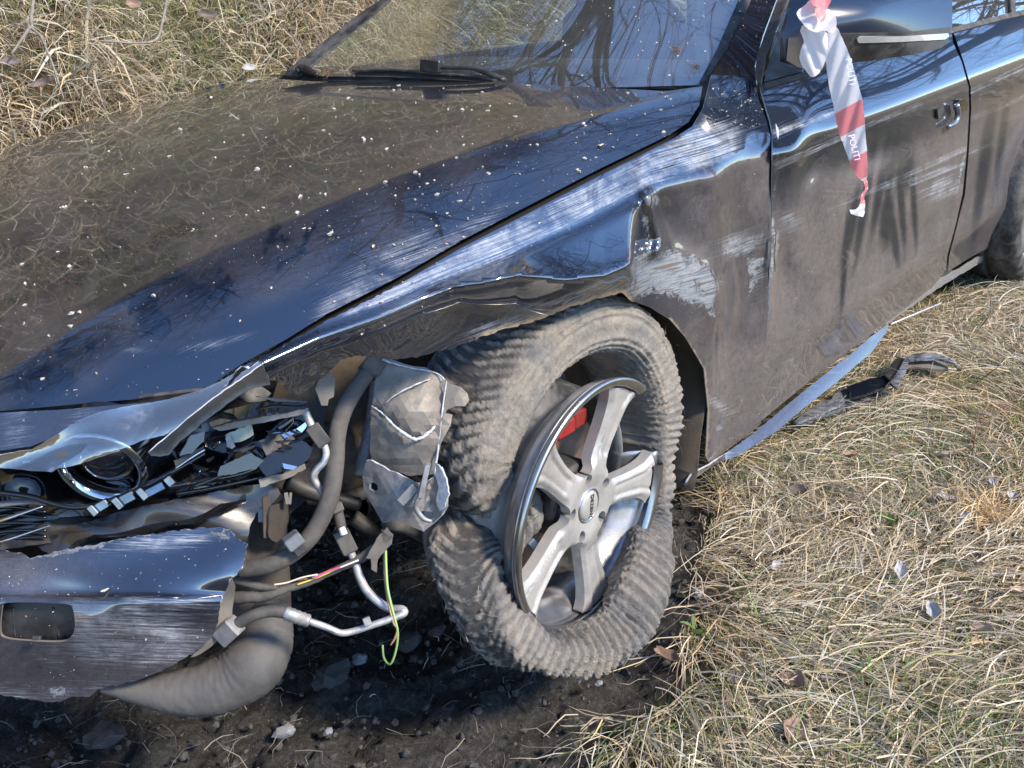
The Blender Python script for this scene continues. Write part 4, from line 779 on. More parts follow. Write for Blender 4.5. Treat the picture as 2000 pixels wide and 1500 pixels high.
# ================================================================== exposed front end
# bumper corner, torn loose
M_bin = simple('bumper_back', (.13, .12, .105), .8, var=.3, scale=12)
bo = [(-300, 1090), (0, 1072), (40, 1080), (60, 1092), (90, 1082), (130, 1072), (190, 1062), (250, 1050), (320, 1040), (390, 1031), (420, 1030), (448, 1034), (462, 1048), (482, 1062), (478, 1090), (474, 1110), (462, 1122), (452, 1128), (436, 1160), (430, 1180), (425, 1215), (412, 1245), (390, 1268), (370, 1280), (330, 1304), (300, 1318), (240, 1335), (190, 1346), (176, 1360), (150, 1360), (110, 1372), (60, 1366), (30, 1360), (0, 1356), (-300, 1320)]
bf = FT([(-200, 1200, 1.40), (0, 1075, 1.425), (0, 1160, 1.402), (0, 1350, 1.44), (200, 1060, 1.415), (200, 1150, 1.388), (200, 1200, 1.384), (200, 1340, 1.43), (420, 1040, 1.425), (430, 1125, 1.40), (400, 1250, 1.43), (300, 1155, 1.388)])
def bmp_disp(uv, X):
    d = rays(uv); o = .006 * gau(uv, (150, 1130), (55, 16), 10) - .006 * gau(uv, (90, 1110), (70, 30), 15) + .012 * gau(uv, (340, 1190), (60, 26), 10) - .012 * gau(uv, (330, 1215), (70, 16), 8) + .004 * np.sin(uv[:, 0] / 60 + uv[:, 1] / 25.) - .05 * gau(uv, (70, 1212), (72, 38), 2) * 0
    o = o + .012 * ss(1155, 1175, uv[:, 1]) * (1 - ss(1175, 1290, uv[:, 1]))
    return -d * o[:, None]
def bmp_attr(uv, X):
    u, v = uv[:, 0], uv[:, 1]; e = pdist(uv, bo[1:20]); du = .12 + .65 * gau(uv, (40, 1120), (90, 45), 0) + .45 * ss(1160, 1250, v); sc = .92 * ss(1150, 1180, v) * ss(60, 180, u) * (1 - ss(1270, 1330, v)) * (1 - .5 * ss(300, 420, u)); sc = np.maximum(sc, .9 * gau(uv, (330, 1058), (120, 14), -5)); sc = np.maximum(sc, .7 * gau(uv, (110, 1280), (30, 30), 0)); sc = np.maximum(sc, .6 * (1 - ss(0, 60, 1360 - v)))
    bare = .8 * (1 - ss(0, 11, pdist(uv, [(60, 1088), (130, 1078), (200, 1064)]))); bare = np.maximum(bare, .8 * gau(uv, (430, 1045), (26, 8), 12)); bare = np.maximum(bare, .7 * gau(uv, (112, 1352), (16, 12), 0)); bare = np.maximum(bare, .66 * (1 - ss(0, 5, e)))
    return {'dust': np.clip(du, 0, 1), 'scuff': sc, 'bare': bare, 'mud': np.zeros(len(u))}
hole = smoothline([(4, 1188), (10, 1178), (60, 1176), (130, 1180), (143, 1192), (146, 1225), (138, 1244), (120, 1254), (60, 1252), (10, 1246), (0, 1230)], 4, True)
bump_p = panel('bumper', bo, bf, car, [M_bmp], step=7, thick=.004, jag=2.2, jsel=lambda p: p[0] > 5, attrs=bmp_attr, disp=bmp_disp, rim=M_bin, holes=[hole], flow=2)
cover = lambda k: (lambda uv: bf(uv) + rays(uv) * k)
rec = panel('fog_light_recess', [(-6, 1170), (60, 1170), (140, 1174), (152, 1190), (154, 1235), (140, 1258), (60, 1260), (-4, 1254)], cover(.012), bump_p, M_blk, step=8, thick=.003, curve=True)
for ln in ([(25, 1186), (30, 1246)], [(104, 1186), (116, 1246)]): tube('rib', [(u, v, 1 / np.dot([1], [1 / np.linalg.norm((bf(np.array([[u, v]], float))[0] - CP)) * np.linalg.norm(rays([(u, v)])[0])]) + .012, .0018) for u, v in ln], rec, M_blk, 6)
tt = lambda u, v, k=0.: float(np.linalg.norm(bf(np.array([[u, v]], float))[0] - CP) / np.linalg.norm(rays([(u, v)])[0])) + k
tube('recess_rim', [(u, v, tt(u, v, .002), .003) for u, v in [(0, 1250), (40, 1258), (110, 1262), (136, 1256), (146, 1240)]], rec, M_bmp if 0 else M_blk, 8)
block('clip', (64, 1246, 1.38), (80, 1246, 1.38), .006, .006, rec, M_blk)
# rolled-back bare inside of the bumper's torn end
panel('bumper_back', [(452, 1130), (460, 1145), (456, 1180), (452, 1210), (438, 1240), (415, 1262), (392, 1278), (372, 1284), (395, 1262), (415, 1240), (426, 1212), (431, 1180), (438, 1158)], FT([(452, 1130, 1.405), (440, 1240, 1.44), (380, 1280, 1.435), (456, 1180, 1.45)]), car, M_bin, step=8, thick=.003, jag=1.)
# dark shell behind it
panel('bumper_carrier', [(60, 1060), (100, 1040), (170, 1020), (230, 1000), (300, 985), (400, 965), (500, 945), (540, 948), (548, 965), (530, 985), (505, 995), (488, 1030), (482, 1064), (440, 1040), (390, 1040), (250, 1058), (100, 1085)], FT([(60, 1060, 1.46), (400, 980, 1.47), (540, 960, 1.50), (480, 1060, 1.48), (250, 1030, 1.44)]), car, simple('smoked_plastic', (.018, .018, .02), .2, var=.5, scale=14, dirt=.15, dirtc=(.05, .047, .045), coat=.6), step=9, thick=.004, jag=1.5, disp=lambda uv, X: -rays(uv) * (.012 * gau(uv, (430, 1000), (60, 20), -10) + .008 * np.sin(uv[:, 0] / 42.) * np.sin(uv[:, 1] / 17.))[:, None])
for P_, tz, mm in [([(170, 1050), (240, 1020), (330, 1010), (350, 1020), (300, 1036), (250, 1050)], 1.43, M_gloss), ([(320, 1030), (350, 1006), (420, 985), (480, 975), (430, 1000), (380, 1022)], 1.445, M_gloss), ([(0, 1050), (60, 1030), (120, 1010), (200, 1012), (180, 1040), (100, 1060), (0, 1074)], 1.45, M_blk), ([(240, 1050), (300, 1018), (320, 1026), (270, 1052)], 1.425, M_blk)]: panel('broken_plastic', P_, FT([(P_[0][0], P_[0][1], tz), (P_[2][0], P_[2][1], tz + .03), (P_[-1][0], P_[-1][1] + 1, tz - .01)]), car, mm, step=9, thick=.003, jag=1.)
panel('front_backing', [(-300, 760), (420, 760), (600, 700), (640, 740), (620, 960), (570, 1000), (500, 1080), (-300, 1080)], FT([(-300, 800, 1.62), (600, 800, 1.66), (0, 1080, 1.60)]), car, M_blk, step=50, thick=.005)
panel('bumper_underside', [(-300, 1040), (440, 1040), (420, 1240), (150, 1340), (-300, 1330)], FT(1.55), car, M_blk, step=60, thick=.004)
# upright brown-black radiator shroud
M_shr = simple('dusty_shroud', (.022, .018, .016), .7, var=.5, scale=20, dirt=.5, dirtc=(.06, .05, .042), bmp=.2)
panel('radiator_shroud', [(486, 1000), (500, 975), (545, 960), (560, 975), (562, 1060), (568, 1140), (570, 1225), (540, 1240), (480, 1230), (455, 1240), (450, 1160), (470, 1080)], FT([(486, 1000, 1.52), (560, 975, 1.56), (570, 1225, 1.56), (455, 1240, 1.52)]), car, M_shr, step=10, thick=.01, disp=lambda uv, X: rays(uv) * (.010 * ss(.2, .8, np.sin(uv[:, 0] / 9.)) * (uv[:, 1] < 1080))[:, None])
block('bracket', (520, 968, 1.50), (522, 1050, 1.50), .012, .02, car, M_tan); block('bracket', (508, 975, 1.50), (510, 1020, 1.50), .010, .012, car, M_gloss); block('clip', (558, 962, 1.5), (562, 985, 1.5), .006, .006, car, M_bin); block('clip', (568, 962, 1.5), (566, 985, 1.5), .004, .004, car, M_bin)
panel('shroud_shard', [(528, 990), (560, 975), (566, 1010), (558, 1050), (540, 1060), (524, 1048)], FT([(528, 990, 1.49), (560, 975, 1.52), (540, 1060, 1.50)]), car, M_shr, step=8, thick=.003, jag=2)
# big dusty air duct bent under the bumper
tube('air_duct', [(520, 1190, 1.56, .034), (523, 1225, 1.545, .038), (516, 1262, 1.53, .043), (492, 1300, 1.51, .047), (450, 1330, 1.50, .043), (400, 1346, 1.49, .040), (345, 1352, 1.48, .033), (290, 1350, 1.47, .024), (240, 1346, 1.46, .015), (196, 1344, 1.45, .006)], car, M_duct, 40, 12, wob=.022)
# hoses, pipes, couplings
tube('rubber_hose', [(736, 700, 1.60, .0125), (722, 722, 1.58, .0125), (700, 752, 1.55, .0130), (672, 800, 1.52, .0135), (658, 850, 1.50, .0135), (654, 910, 1.485, .0135), (643, 975, 1.475, .0135), (615, 1035, 1.47, .0135), (575, 1078, 1.46, .013), (525, 1104, 1.45, .0125), (468, 1112, 1.45, .012)], car, M_hose, 16, 9)
block('hose_coupling', (738, 702, 1.585), (716, 730, 1.57), .032, .030, car, M_hose); block('hose_clip', (565, 1046, 1.44), (580, 1066, 1.445), .026, .03, car, simple('grey_clip', (.11, .12, .13), .5)); block('hose_clip', (576, 1060, 1.445), (588, 1078, 1.45), .018, .03, car, M_blk)
tube('pressure_pipe', [(596, 806, 1.48, .0062), (604, 822, 1.48, .0062), (614, 842, 1.48, .0062)], car, M_pipe, 10); block('pipe_block', (608, 832, 1.478), (636, 870, 1.478), .022, .016, car, M_hose)
tube('pressure_pipe', [(632, 866, 1.478, .0055), (637, 884, 1.478, .0055), (632, 902, 1.478, .0055), (618, 918, 1.478, .0055), (613, 932, 1.48, .0055), (622, 950, 1.485, .0055), (640, 975, 1.50, .007)], car, M_pipe, 10, 9)
tube('pressure_hose', [(640, 960, 1.52, .008), (655, 985, 1.51, .008), (662, 1010, 1.50, .0085), (668, 1040, 1.50, .008)], car, M_hose, 10); block('hose_ferrule', (655, 983, 1.495), (662, 1000, 1.495), .018, .018, car, M_bin); block('pipe_block', (664, 1036, 1.495), (686, 1080, 1.495), .024, .016, car, M_hose); tube('hose_end', [(667, 1030, 1.48, .005), (672, 1044, 1.48, .006)], car, simple('white_cap', (.6, .6, .6), .5), 8)
tube('pressure_pipe', [(684, 1076, 1.50, .006), (694, 1100, 1.50, .006), (702, 1125, 1.50, .0065), (714, 1150, 1.50, .0065), (735, 1172, 1.495, .0065), (760, 1188, 1.49, .0062), (785, 1190, 1.485, .0060), (788, 1198, 1.48, .0060), (765, 1208, 1.475, .0056), (730, 1220, 1.47, .0052), (690, 1233, 1.465, .0052), (665, 1236, 1.46, .0052), (640, 1226, 1.455, .0052), (600, 1212, 1.45, .0052)], car, M_pipe, 12, 8)
sl_ = tube('crimp_sleeve', [(603, 1213, 1.45, .0092), (585, 1207, 1.445, .0094), (566, 1200, 1.44, .0096), (558, 1197, 1.44, .0090)], car, M_alu, 10, 4, rib=.12); block('line_clip', (714, 1206, 1.46), (720, 1222, 1.46), .011, .008, car, M_alu)
tube('pressure_hose', [(562, 1198, 1.44, .0082), (530, 1194, 1.435, .0085), (500, 1200, 1.43, .0085), (475, 1212, 1.43, .0085), (455, 1225, 1.43, .009)], car, M_hose, 12, 8); block('pipe_block', (462, 1218, 1.425), (432, 1246, 1.44), .028, .024, car, M_alu)
# wires
tube('wiring_loom', [(757, 1040, 1.50, .010), (740, 1066, 1.50, .009), (708, 1088, 1.50, .0075), (680, 1102, 1.495, .006), (640, 1120, 1.49, .0055), (600, 1138, 1.485, .006), (560, 1150, 1.48, .006), (515, 1164, 1.475, .009), (490, 1166, 1.47, .009), (455, 1168, 1.47, .010)], car, M_hose, 10, 8, wob=.10); tube('wiring_loom', [(540, 1148, 1.475, .004), (510, 1146, 1.47, .006), (480, 1138, 1.465, .0065), (450, 1130, 1.46, .0065)], car, M_hose, 10)
def col(nm, c): return simple(nm, c, .45, var=.1)
for i, (c, pts) in enumerate([((.75, .08, .25), [(665, 1108), (640, 1116), (612, 1130)]), ((.72, .62, .5), [(620, 1122), (590, 1128), (560, 1138), (535, 1142)]), ((.75, .60, .10), [(655, 1112), (620, 1128), (580, 1142)]), ((.75, .72, .68), [(700, 1094), (660, 1110), (610, 1128)]), ((.6, .2, .12), [(600, 1130), (570, 1135), (545, 1144)])]):
    tube('loose_wire', [(u, v, 1.472 + .002 * i, .0013) for u, v in pts], car, col('wire_colour', c), 6, 6)
tube('loose_wire', [(753, 1075, 1.50, .0022), (754, 1110, 1.49, .0022), (757, 1150, 1.48, .0022), (766, 1190, 1.475, .0022), (772, 1212, 1.47, .002), (777, 1240, 1.47, .0018), (772, 1275, 1.475, .0018), (762, 1297, 1.48, .0018), (750, 1285, 1.49, .0018), (747, 1260, 1.5, .0018)], car, col('green_wire', (.22, .34, .10)), 6, 8)
tube('loose_wire', [(750, 1075, 1.505, .0018), (751, 1120, 1.495, .0018), (757, 1170, 1.48, .0018), (768, 1215, 1.47, .0018), (776, 1228, 1.47, .002), (772, 1245, 1.47, .002), (763, 1260, 1.47, .001)], car, col('brown_wire', (.30, .16, .10)), 6, 8)
panel('torn_sheath', [(740, 1045), (756, 1030), (768, 1044), (766, 1062), (752, 1078), (738, 1092), (736, 1118), (726, 1112), (724, 1092), (714, 1090), (728, 1068)], FT([(740, 1045, 1.49), (768, 1044, 1.50), (730, 1110, 1.48)]), car, M_hose, step=8, thick=.004, jag=1.2)
# black bellows, arms
V, F = ring((0, 0, 0), [(.030 + .007 * (k % 2), .010 * k) for k in range(16)], 24)
bl = link('rubber_bellows', mesh(V, F), car, M_blk); p0 = T([(690, 985)], 1.74)[0]; bl.location = p0; bl.rotation_euler = (0, rad(10), rad(-70))
tube('steering_arm', [(560, 940, 1.60, .016), (620, 965, 1.62, .014), (700, 985, 1.66, .012)], car, M_blk, 8); tube('steering_arm', [(600, 975, 1.70, .010), (660, 975, 1.70, .012), (720, 960, 1.72, .012)], car, M_hose, 8); tube('suspension_arm', [(690, 1010, 1.72, .014), (730, 1035, 1.74, .014), (770, 1025, 1.8, .014), (830, 1050, 1.9, .02)], car, M_blk, 10); tube('suspension_arm', [(755, 1020, 1.62, .012), (800, 1030, 1.68, .014), (840, 1050, 1.75, .016)], car, M_hose, 10)
tube('washer_bottle', [(560, 880, 1.72, .05), (640, 900, 1.74, .07), (700, 920, 1.78, .05)], car, M_tan, 14)
tube('strut', [(735, 740, 1.72, .010), (725, 820, 1.68, .010), (712, 880, 1.64, .010), (704, 930, 1.62, .012)], car, M_alu, 10)
# torn aluminium crush plate beside the tyre and its lower bracket
pl = [(744, 700), (762, 702), (790, 712), (830, 718), (852, 726), (866, 738), (880, 748), (900, 756), (912, 768), (916, 782), (908, 792), (890, 793), (872, 800), (868, 808), (885, 810), (880, 830), (868, 850), (858, 880), (852, 905), (846, 925), (800, 930), (760, 915), (724, 900), (722, 860), (726, 800), (732, 745)]
pf2 = FT([(744, 700, 1.58), (866, 738, 1.58), (852, 905, 1.56), (724, 900, 1.58), (790, 820, 1.535), (912, 775, 1.57)])
plate = panel('crushed_plate', pl, pf2, car, M_plate, step=15, smooth=False, thick=.003, jag=1.6, rim=M_edge, disp=lambda uv, X: -rays(uv) * (.0035 * vn(np.c_[uv / 22, uv[:, :1] * 0], 1., 3.) + .010 * gau(uv, (800, 790), (35, 28), -30) - .008 * np.exp(-((pdist(uv, [(725, 795), (770, 830), (808, 858), (850, 835)])) / 7) ** 2) + .010 * gau(uv, (895, 775), (20, 14), 0) - .010 * gau(uv, (856, 790), (5, 60), 5) + .004 * np.sin(uv[:, 0] / 13.) * gau(uv, (850, 770), (30, 60), 0))[:, None])
tube('torn_edge', [(a, b, c, d * .62) for a, b, c, d in [(725, 793, 1.553, .0024), (745, 806, 1.543, .0026), (770, 832, 1.535, .0034), (790, 848, 1.535, .0042), (812, 858, 1.537, .0046), (838, 845, 1.545, .004), (850, 832, 1.55, .003)]], plate, M_edge, 6, 6, wob=.5); tube('torn_edge', [(a, b, c, d * .62) for a, b, c, d in [(752, 788, 1.535, .0016), (775, 770, 1.53, .0018), (810, 752, 1.54, .0018), (840, 740, 1.56, .0016)]], plate, M_edge, 5, 6, wob=.6); tube('torn_edge', [(a, b, c, d * .62) for a, b, c, d in [(746, 702, 1.572, .003), (790, 716, 1.572, .0022), (850, 728, 1.575, .0022), (868, 742, 1.575, .003)]], plate, M_edge, 6, 6, wob=.4); tube('torn_edge', [(a, b, c, d * .62) for a, b, c, d in [(872, 745, 1.565, .002), (864, 800, 1.556, .0028), (858, 860, 1.553, .003), (850, 925, 1.55, .0034), (862, 960, 1.54, .004)]], plate, M_edge, 6, 6, wob=.5)
br = [(716, 898), (724, 900), (760, 918), (800, 935), (830, 948), (848, 930), (860, 912), (868, 930), (876, 950), (874, 990), (862, 1008), (846, 1022), (828, 1038), (800, 1026), (774, 1018), (748, 1022), (728, 990), (712, 960), (708, 930)]
bf3 = FT([(716, 898, 1.555), (848, 930, 1.53), (828, 1038, 1.55), (712, 960, 1.57), (790, 980, 1.535)])
brk = panel('crash_bracket', br, bf3, car, M_alu, step=13, smooth=False, thick=.005, jag=1.2, rim=M_edge, holes=[[(722, 945), (730, 942), (737, 948), (738, 956), (730, 960), (722, 955)], [(812, 1000), (830, 998), (846, 1000), (848, 1010), (838, 1016), (820, 1010)]], disp=lambda uv, X: -rays(uv) * (.003 * vn(np.c_[uv / 20, uv[:, :1] * 0], 1., 6.) + .012 * np.exp(-((pdist(uv, [(830, 905), (826, 950), (806, 990)])) / 8) ** 2) - .016 * gau(uv, (840, 970), (14, 40), 0) + .012 * gau(uv, (866, 975), (8, 30), 0))[:, None])
block('folded_flange', (836, 906, 1.50), (822, 970, 1.505), .008, .03, brk, M_alu); block('folded_flange', (812, 950, 1.505), (782, 982, 1.51), .014, .006, brk, M_alu); tube('folded_flange', [(826, 940, 1.50, .004), (818, 970, 1.495, .004), (812, 990, 1.50, .004), (826, 1012, 1.505, .004), (842, 1018, 1.51, .003)], brk, M_alu, 6)
panel('folded_flange', [(850, 905), (862, 915), (872, 935), (876, 965), (868, 990), (858, 1000), (852, 985), (856, 950), (850, 930)], FT([(850, 905, 1.52), (876, 965, 1.51), (858, 1000, 1.525)]), brk, M_edge, step=6, thick=.003, jag=1.5)
panel('hanging_tab', [(626, 738), (645, 728), (655, 740), (652, 775), (642, 780), (640, 792), (628, 792), (622, 775), (616, 760)], FT([(626, 738, 1.42), (655, 740, 1.43), (630, 790, 1.43)]), car, M_bin, step=7, thick=.004)
# ---- headlight
M_refl = simple('reflector_chrome', (.55, .6, .66), .08, 1., var=.1, scale=30)
hl = panel('headlight', [(-60, 905), (60, 880), (200, 840), (330, 820), (420, 810), (560, 800), (605, 800), (612, 850), (600, 900), (560, 930), (500, 945), (420, 952), (300, 985), (200, 1005), (120, 1010), (40, 985), (-60, 975)], FT([(-60, 930, 1.50), (600, 850, 1.54), (200, 1000, 1.46), (300, 880, 1.52)]), car, M_gloss, step=16, thick=.004, disp=lambda uv, X: rays(uv) * (.015 * np.sin(uv[:, 0] / 28.) * np.sin(uv[:, 1] / 19.))[:, None])
# projector bowl and ring
rc = T([(200, 912)], 1.43)[0]; rn = (CP - rc) / np.linalg.norm(CP - rc) * .55 + np.array([-.62, -.42, .25]); rn /= np.linalg.norm(rn); ra = np.cross(rn, [0, 0, 1]); ra /= np.linalg.norm(ra); rb = np.cross(ra, rn); ra, rb = (cr * .97 + cu * -.04), (cu * .72 + cf * -.55); ra /= np.linalg.norm(ra); rb = rb - ra * (rb @ ra); rb /= np.linalg.norm(rb); rn = np.cross(ra, rb); rn = rn if rn @ (CP - rc) > 0 else -rn
def lath2(name, prof, par, mt, n=64, a0=0, a1=360):
    full = a1 - a0 >= 360; th = np.radians(np.linspace(a0, a1, n, endpoint=not full)); V = [rc + r * math.cos(t) * ra + r * math.sin(t) * rb + h * rn for t in th for r, h in prof]; k = len(prof); m_ = n if full else n - 1
    return link(name, mesh(V, [(i * k + j, ((i + 1) % n) * k + j, ((i + 1) % n) * k + j + 1, i * k + j + 1) for i in range(m_) for j in range(k - 1)]), par, mt)
lath2('projector_ring', [(.066, .004), (.060, .010), (.054, .008), (.051, .0), (.050, -.012)], hl, M_refl); lath2('projector_lens', [(.0001, -.010), (.025, -.012), (.042, -.018), (.051, -.028)], hl, simple('lens_glass_dark', (.004, .004, .006), .03, coat=1.)); lath2('projector_lens', [(.0001, .004), (.02, .001), (.034, -.006), (.042, -.016)], hl, simple('lens_bulb', (.01, .012, .018), .04, coat=1.)); lath2('projector_bowl', [(.066, .004), (.072, -.03), (.08, -.05)], hl, M_gloss)
M_dchr = simple('dull_chrome', (.20, .22, .25), .2, 1.)
# chrome light strip under the projector
for a, b, w_ in (((178, 1000, 1.40), (212, 980, 1.40), .013), ((226, 985, 1.40), (264, 965, 1.40), .014), ((276, 970, 1.40), (322, 946, 1.405), .012), ((326, 944, 1.40), (338, 934, 1.40), .014), ((226, 986, 1.395), (236, 978, 1.395), .018), ((274, 968, 1.395), (284, 960, 1.395), .018), ((178, 1000, 1.395), (188, 992, 1.395), .016)):
    block('light_strip', a, b, w_, .012, hl, M_dchr)
for pts in ([(0, 962, 1.42, .004), (60, 970, 1.415, .004), (110, 985, 1.41, .004), (165, 990, 1.405, .004), (250, 965, 1.41, .004), (330, 925, 1.42, .004), (400, 885, 1.44, .004)], [(330, 950, 1.44, .005), (400, 938, 1.45, .006), (470, 925, 1.46, .006), (530, 900, 1.48, .006)], [(345, 965, 1.45, .003), (430, 950, 1.46, .003), (520, 930, 1.48, .003)], [(380, 950, 1.43, .003), (430, 930, 1.44, .003), (440, 925, 1.44, .006)]): tube('light_bezel', pts, hl, M_gloss, 8, 8)
# upper reflective blade and louvres, broken pieces
def bladep(name, P_, ts, mt, jag=.8, th=.003, dis=None, stp=8): return panel(name, P_, FT(ts), hl, mt, step=stp, thick=th, jag=jag, disp=dis)
bladep('light_blade', [(405, 820), (440, 802), (500, 786), (560, 782), (590, 786), (602, 796), (560, 802), (500, 812), (450, 822), (412, 834)], [(405, 825, 1.42), (600, 792, 1.46), (500, 784, 1.45), (450, 822, 1.41)], simple('blue_mirror', (.35, .42, .5), .06, 1., var=.05))
bladep('light_blade', [(412, 836), (450, 826), (500, 816), (560, 806), (602, 798), (598, 808), (560, 816), (500, 828), (430, 842)], [(412, 836, 1.42), (602, 800, 1.455), (560, 816, 1.45)], M_alu)
for P_, ts, mt in [([(470, 700 + 60), (505, 752), (530, 768), (520, 782), (480, 786), (468, 775)], [(470, 760, 1.45), (530, 768, 1.47), (480, 786, 1.45)], M_blk), ([(500, 775), (555, 780), (600, 786), (540, 784)], [(500, 775, 1.44), (600, 786, 1.46), (540, 786, 1.45)], M_bin), ([(395, 850), (430, 835), (470, 830), (500, 850), (480, 880), (430, 885), (400, 872)], [(395, 850, 1.46), (500, 850, 1.48), (430, 885, 1.46)], M_gloss), ([(440, 850), (468, 836), (492, 830), (496, 850), (470, 862), (448, 868)], [(440, 850, 1.44), (496, 850, 1.455), (448, 868, 1.44)], simple('pale_green_plastic', (.30, .34, .28), .5)), ([(440, 855), (450, 850), (458, 872), (452, 878), (444, 872)], [(440, 855, 1.43), (458, 872, 1.43), (444, 875, 1.43)], M_alu), ([(505, 862), (560, 845), (575, 855), (560, 870), (520, 890)], [(505, 862, 1.47), (575, 850, 1.49), (520, 890, 1.47)], M_blk), ([(500, 905), (540, 880), (590, 860), (612, 875), (600, 900), (560, 918), (520, 930)], [(500, 905, 1.45), (612, 870, 1.48), (520, 930, 1.45)], M_gloss), ([(430, 910), (490, 885), (515, 900), (500, 915), (460, 925), (425, 930)], [(430, 910, 1.43), (515, 900, 1.45), (425, 930, 1.43)], M_gloss), ([(340, 900), (400, 870), (395, 885), (345, 915)], [(340, 900, 1.41), (400, 870, 1.43), (345, 915, 1.41)], M_blk), ([(505, 935), (550, 925), (595, 905), (598, 915), (560, 935), (510, 952)], [(505, 935, 1.46), (598, 905, 1.48), (510, 952, 1.46)], M_bin), ([(350, 890), (372, 850), (400, 842), (398, 862), (375, 885)], [(350, 890, 1.40), (400, 842, 1.42), (375, 885, 1.41)], M_gloss)]: bladep('broken_bezel', P_, ts, mt, 1.2)
rr_ = random.Random(4)
for i in range(26):
    u, v = rr_.uniform(345, 600), rr_.uniform(855, 950); v -= (u - 345) * .12; a = rr_.uniform(-40, 20); L = rr_.uniform(14, 42); w_ = rr_.uniform(3, 9); c, s_ = math.cos(rad(a)), math.sin(rad(a)); t_ = rr_.uniform(1.43, 1.49)
    P_ = [(u, v), (u + L * c, v + L * s_), (u + L * c * .8 - w_ * s_, v + L * s_ * .8 + w_ * c), (u + L * .2 * c - w_ * s_ * 1.3, v + w_ * c * 1.3)]; bladep('broken_bezel', P_, [(u, v, t_), (u + 30, v, t_ + rr_.uniform(-.02, .02)), (u, v + 30, t_ + rr_.uniform(-.02, .02))], rr_.choice([M_gloss, M_gloss, M_blk, M_blk, M_refl]), 0, .002)
tube('light_rod', [(343, 915, 1.40, .0015), (375, 893, 1.41, .002), (400, 878, 1.42, .002)], hl, M_refl, 6)
for i in range(14): # honeycomb texture block at the inner end
    u = 45 + (i % 7) * 9; v = 903 + (i // 7) * 9; block('facet', (u, v, 1.385), (u + 6, v - 2, 1.385), .004, .003, hl, M_refl)
# clear lens, cracked into strips
m, nt, bs = mat('clear_lens'); nt.nodes.remove(bs); g = nd(nt, 'ShaderNodeBsdfGlossy'); g.inputs['Roughness'].default_value = .025; tr = nd(nt, 'ShaderNodeBsdfTransparent'); tr.inputs[0].default_value = (.86, .88, .90, 1); df = nd(nt, 'ShaderNodeBsdfDiffuse'); df.inputs[0].default_value = (.55, .60, .68, 1); fr = nd(nt, 'ShaderNodeFresnel'); fr.inputs[0].default_value = 1.6
m1 = nd(nt, 'ShaderNodeMixShader'); nt.links.new(mth(nt, 'ADD', mth(nt, 'MULTIPLY', fr.outputs[0], 1.7), .08, True), m1.inputs[0]); nt.links.new(tr.outputs[0], m1.inputs[1]); nt.links.new(g.outputs[0], m1.inputs[2])
m2 = nd(nt, 'ShaderNodeMixShader'); nt.links.new(mth(nt, 'ADD', .045, mth(nt, 'MULTIPLY', mth(nt, 'SUBTRACT', noise(nt, 22, 8, .75), .52), .9, True)), m2.inputs[0]); nt.links.new(m1.outputs[0], m2.inputs[1]); nt.links.new(df.outputs[0], m2.inputs[2]); nt.links.new(m2.outputs[0], nt.nodes['Material Output'].inputs[0]); M_lens = m
bl_ = simple('broken_lens_edge', (.55, .58, .62), .3)
def lens(P_, ts, dis=None): return panel('headlight_lens', P_, FT(ts), hl, M_lens, step=8, thick=.0025, jag=.8, disp=dis, rim=bl_)
lens([(-80, 890), (0, 888), (60, 878), (110, 850), (150, 822), (200, 802), (262, 792), (330, 780), (390, 762), (430, 745), (470, 722), (510, 700), (530, 696), (542, 704), (524, 724), (500, 744), (440, 780), (390, 812), (350, 838), (320, 850), (280, 860), (210, 888), (150, 908), (108, 916), (100, 922), (0, 914), (-80, 925)], [(-80, 900, 1.385), (0, 900, 1.375), (110, 900, 1.365), (200, 850, 1.365), (330, 795, 1.375), (540, 705, 1.42), (300, 850, 1.37), (430, 770, 1.39)], lambda uv, X: -rays(uv) * (.014 * gau(uv, (190, 860), (70, 40), 0) + .004 * np.sin(uv[:, 0] / 37. + uv[:, 1] / 15.))[:, None])
lens([(528, 700), (527, 728), (528, 752), (500, 756), (470, 770), (430, 800), (400, 822), (380, 840), (352, 862), (330, 888), (312, 892), (296, 890), (290, 884), (330, 850), (360, 824), (395, 795), (440, 762), (490, 728)], [(528, 700, 1.40), (500, 756, 1.405), (300, 885, 1.36), (395, 800, 1.365)])
# body-colour strip between bonnet edge and lens
panel('grille_edge', [(-200, 806), (0, 806), (120, 800), (240, 790), (330, 782), (262, 794), (200, 806), (150, 824), (110, 852), (60, 872), (0, 880), (-200, 885)], FT([(-200, 845, 1.42), (0, 850, 1.40), (200, 800, 1.40), (0, 806, 1.41), (330, 782, 1.41)]), car, M_bmp, step=8, thick=.003, attrs=lambda uv, X: {'dust': .3 + 0 * uv[:, 0], 'scuff': .35 + .3 * np.sin(uv[:, 0] / 20.), 'bare': 0 * uv[:, 0], 'mud': 0 * uv[:, 0]}, flow=-8)
panel('bonnet_lip', [(-200, 796), (0, 800), (200, 786), (400, 762), (450, 742), (436, 758), (400, 776), (300, 788), (150, 800), (0, 812), (-200, 812)], FT([(-200, 800, 1.45), (0, 805, 1.43), (420, 765, 1.44), (400, 780, 1.45)]), car, M_seal, step=10, thick=.006)
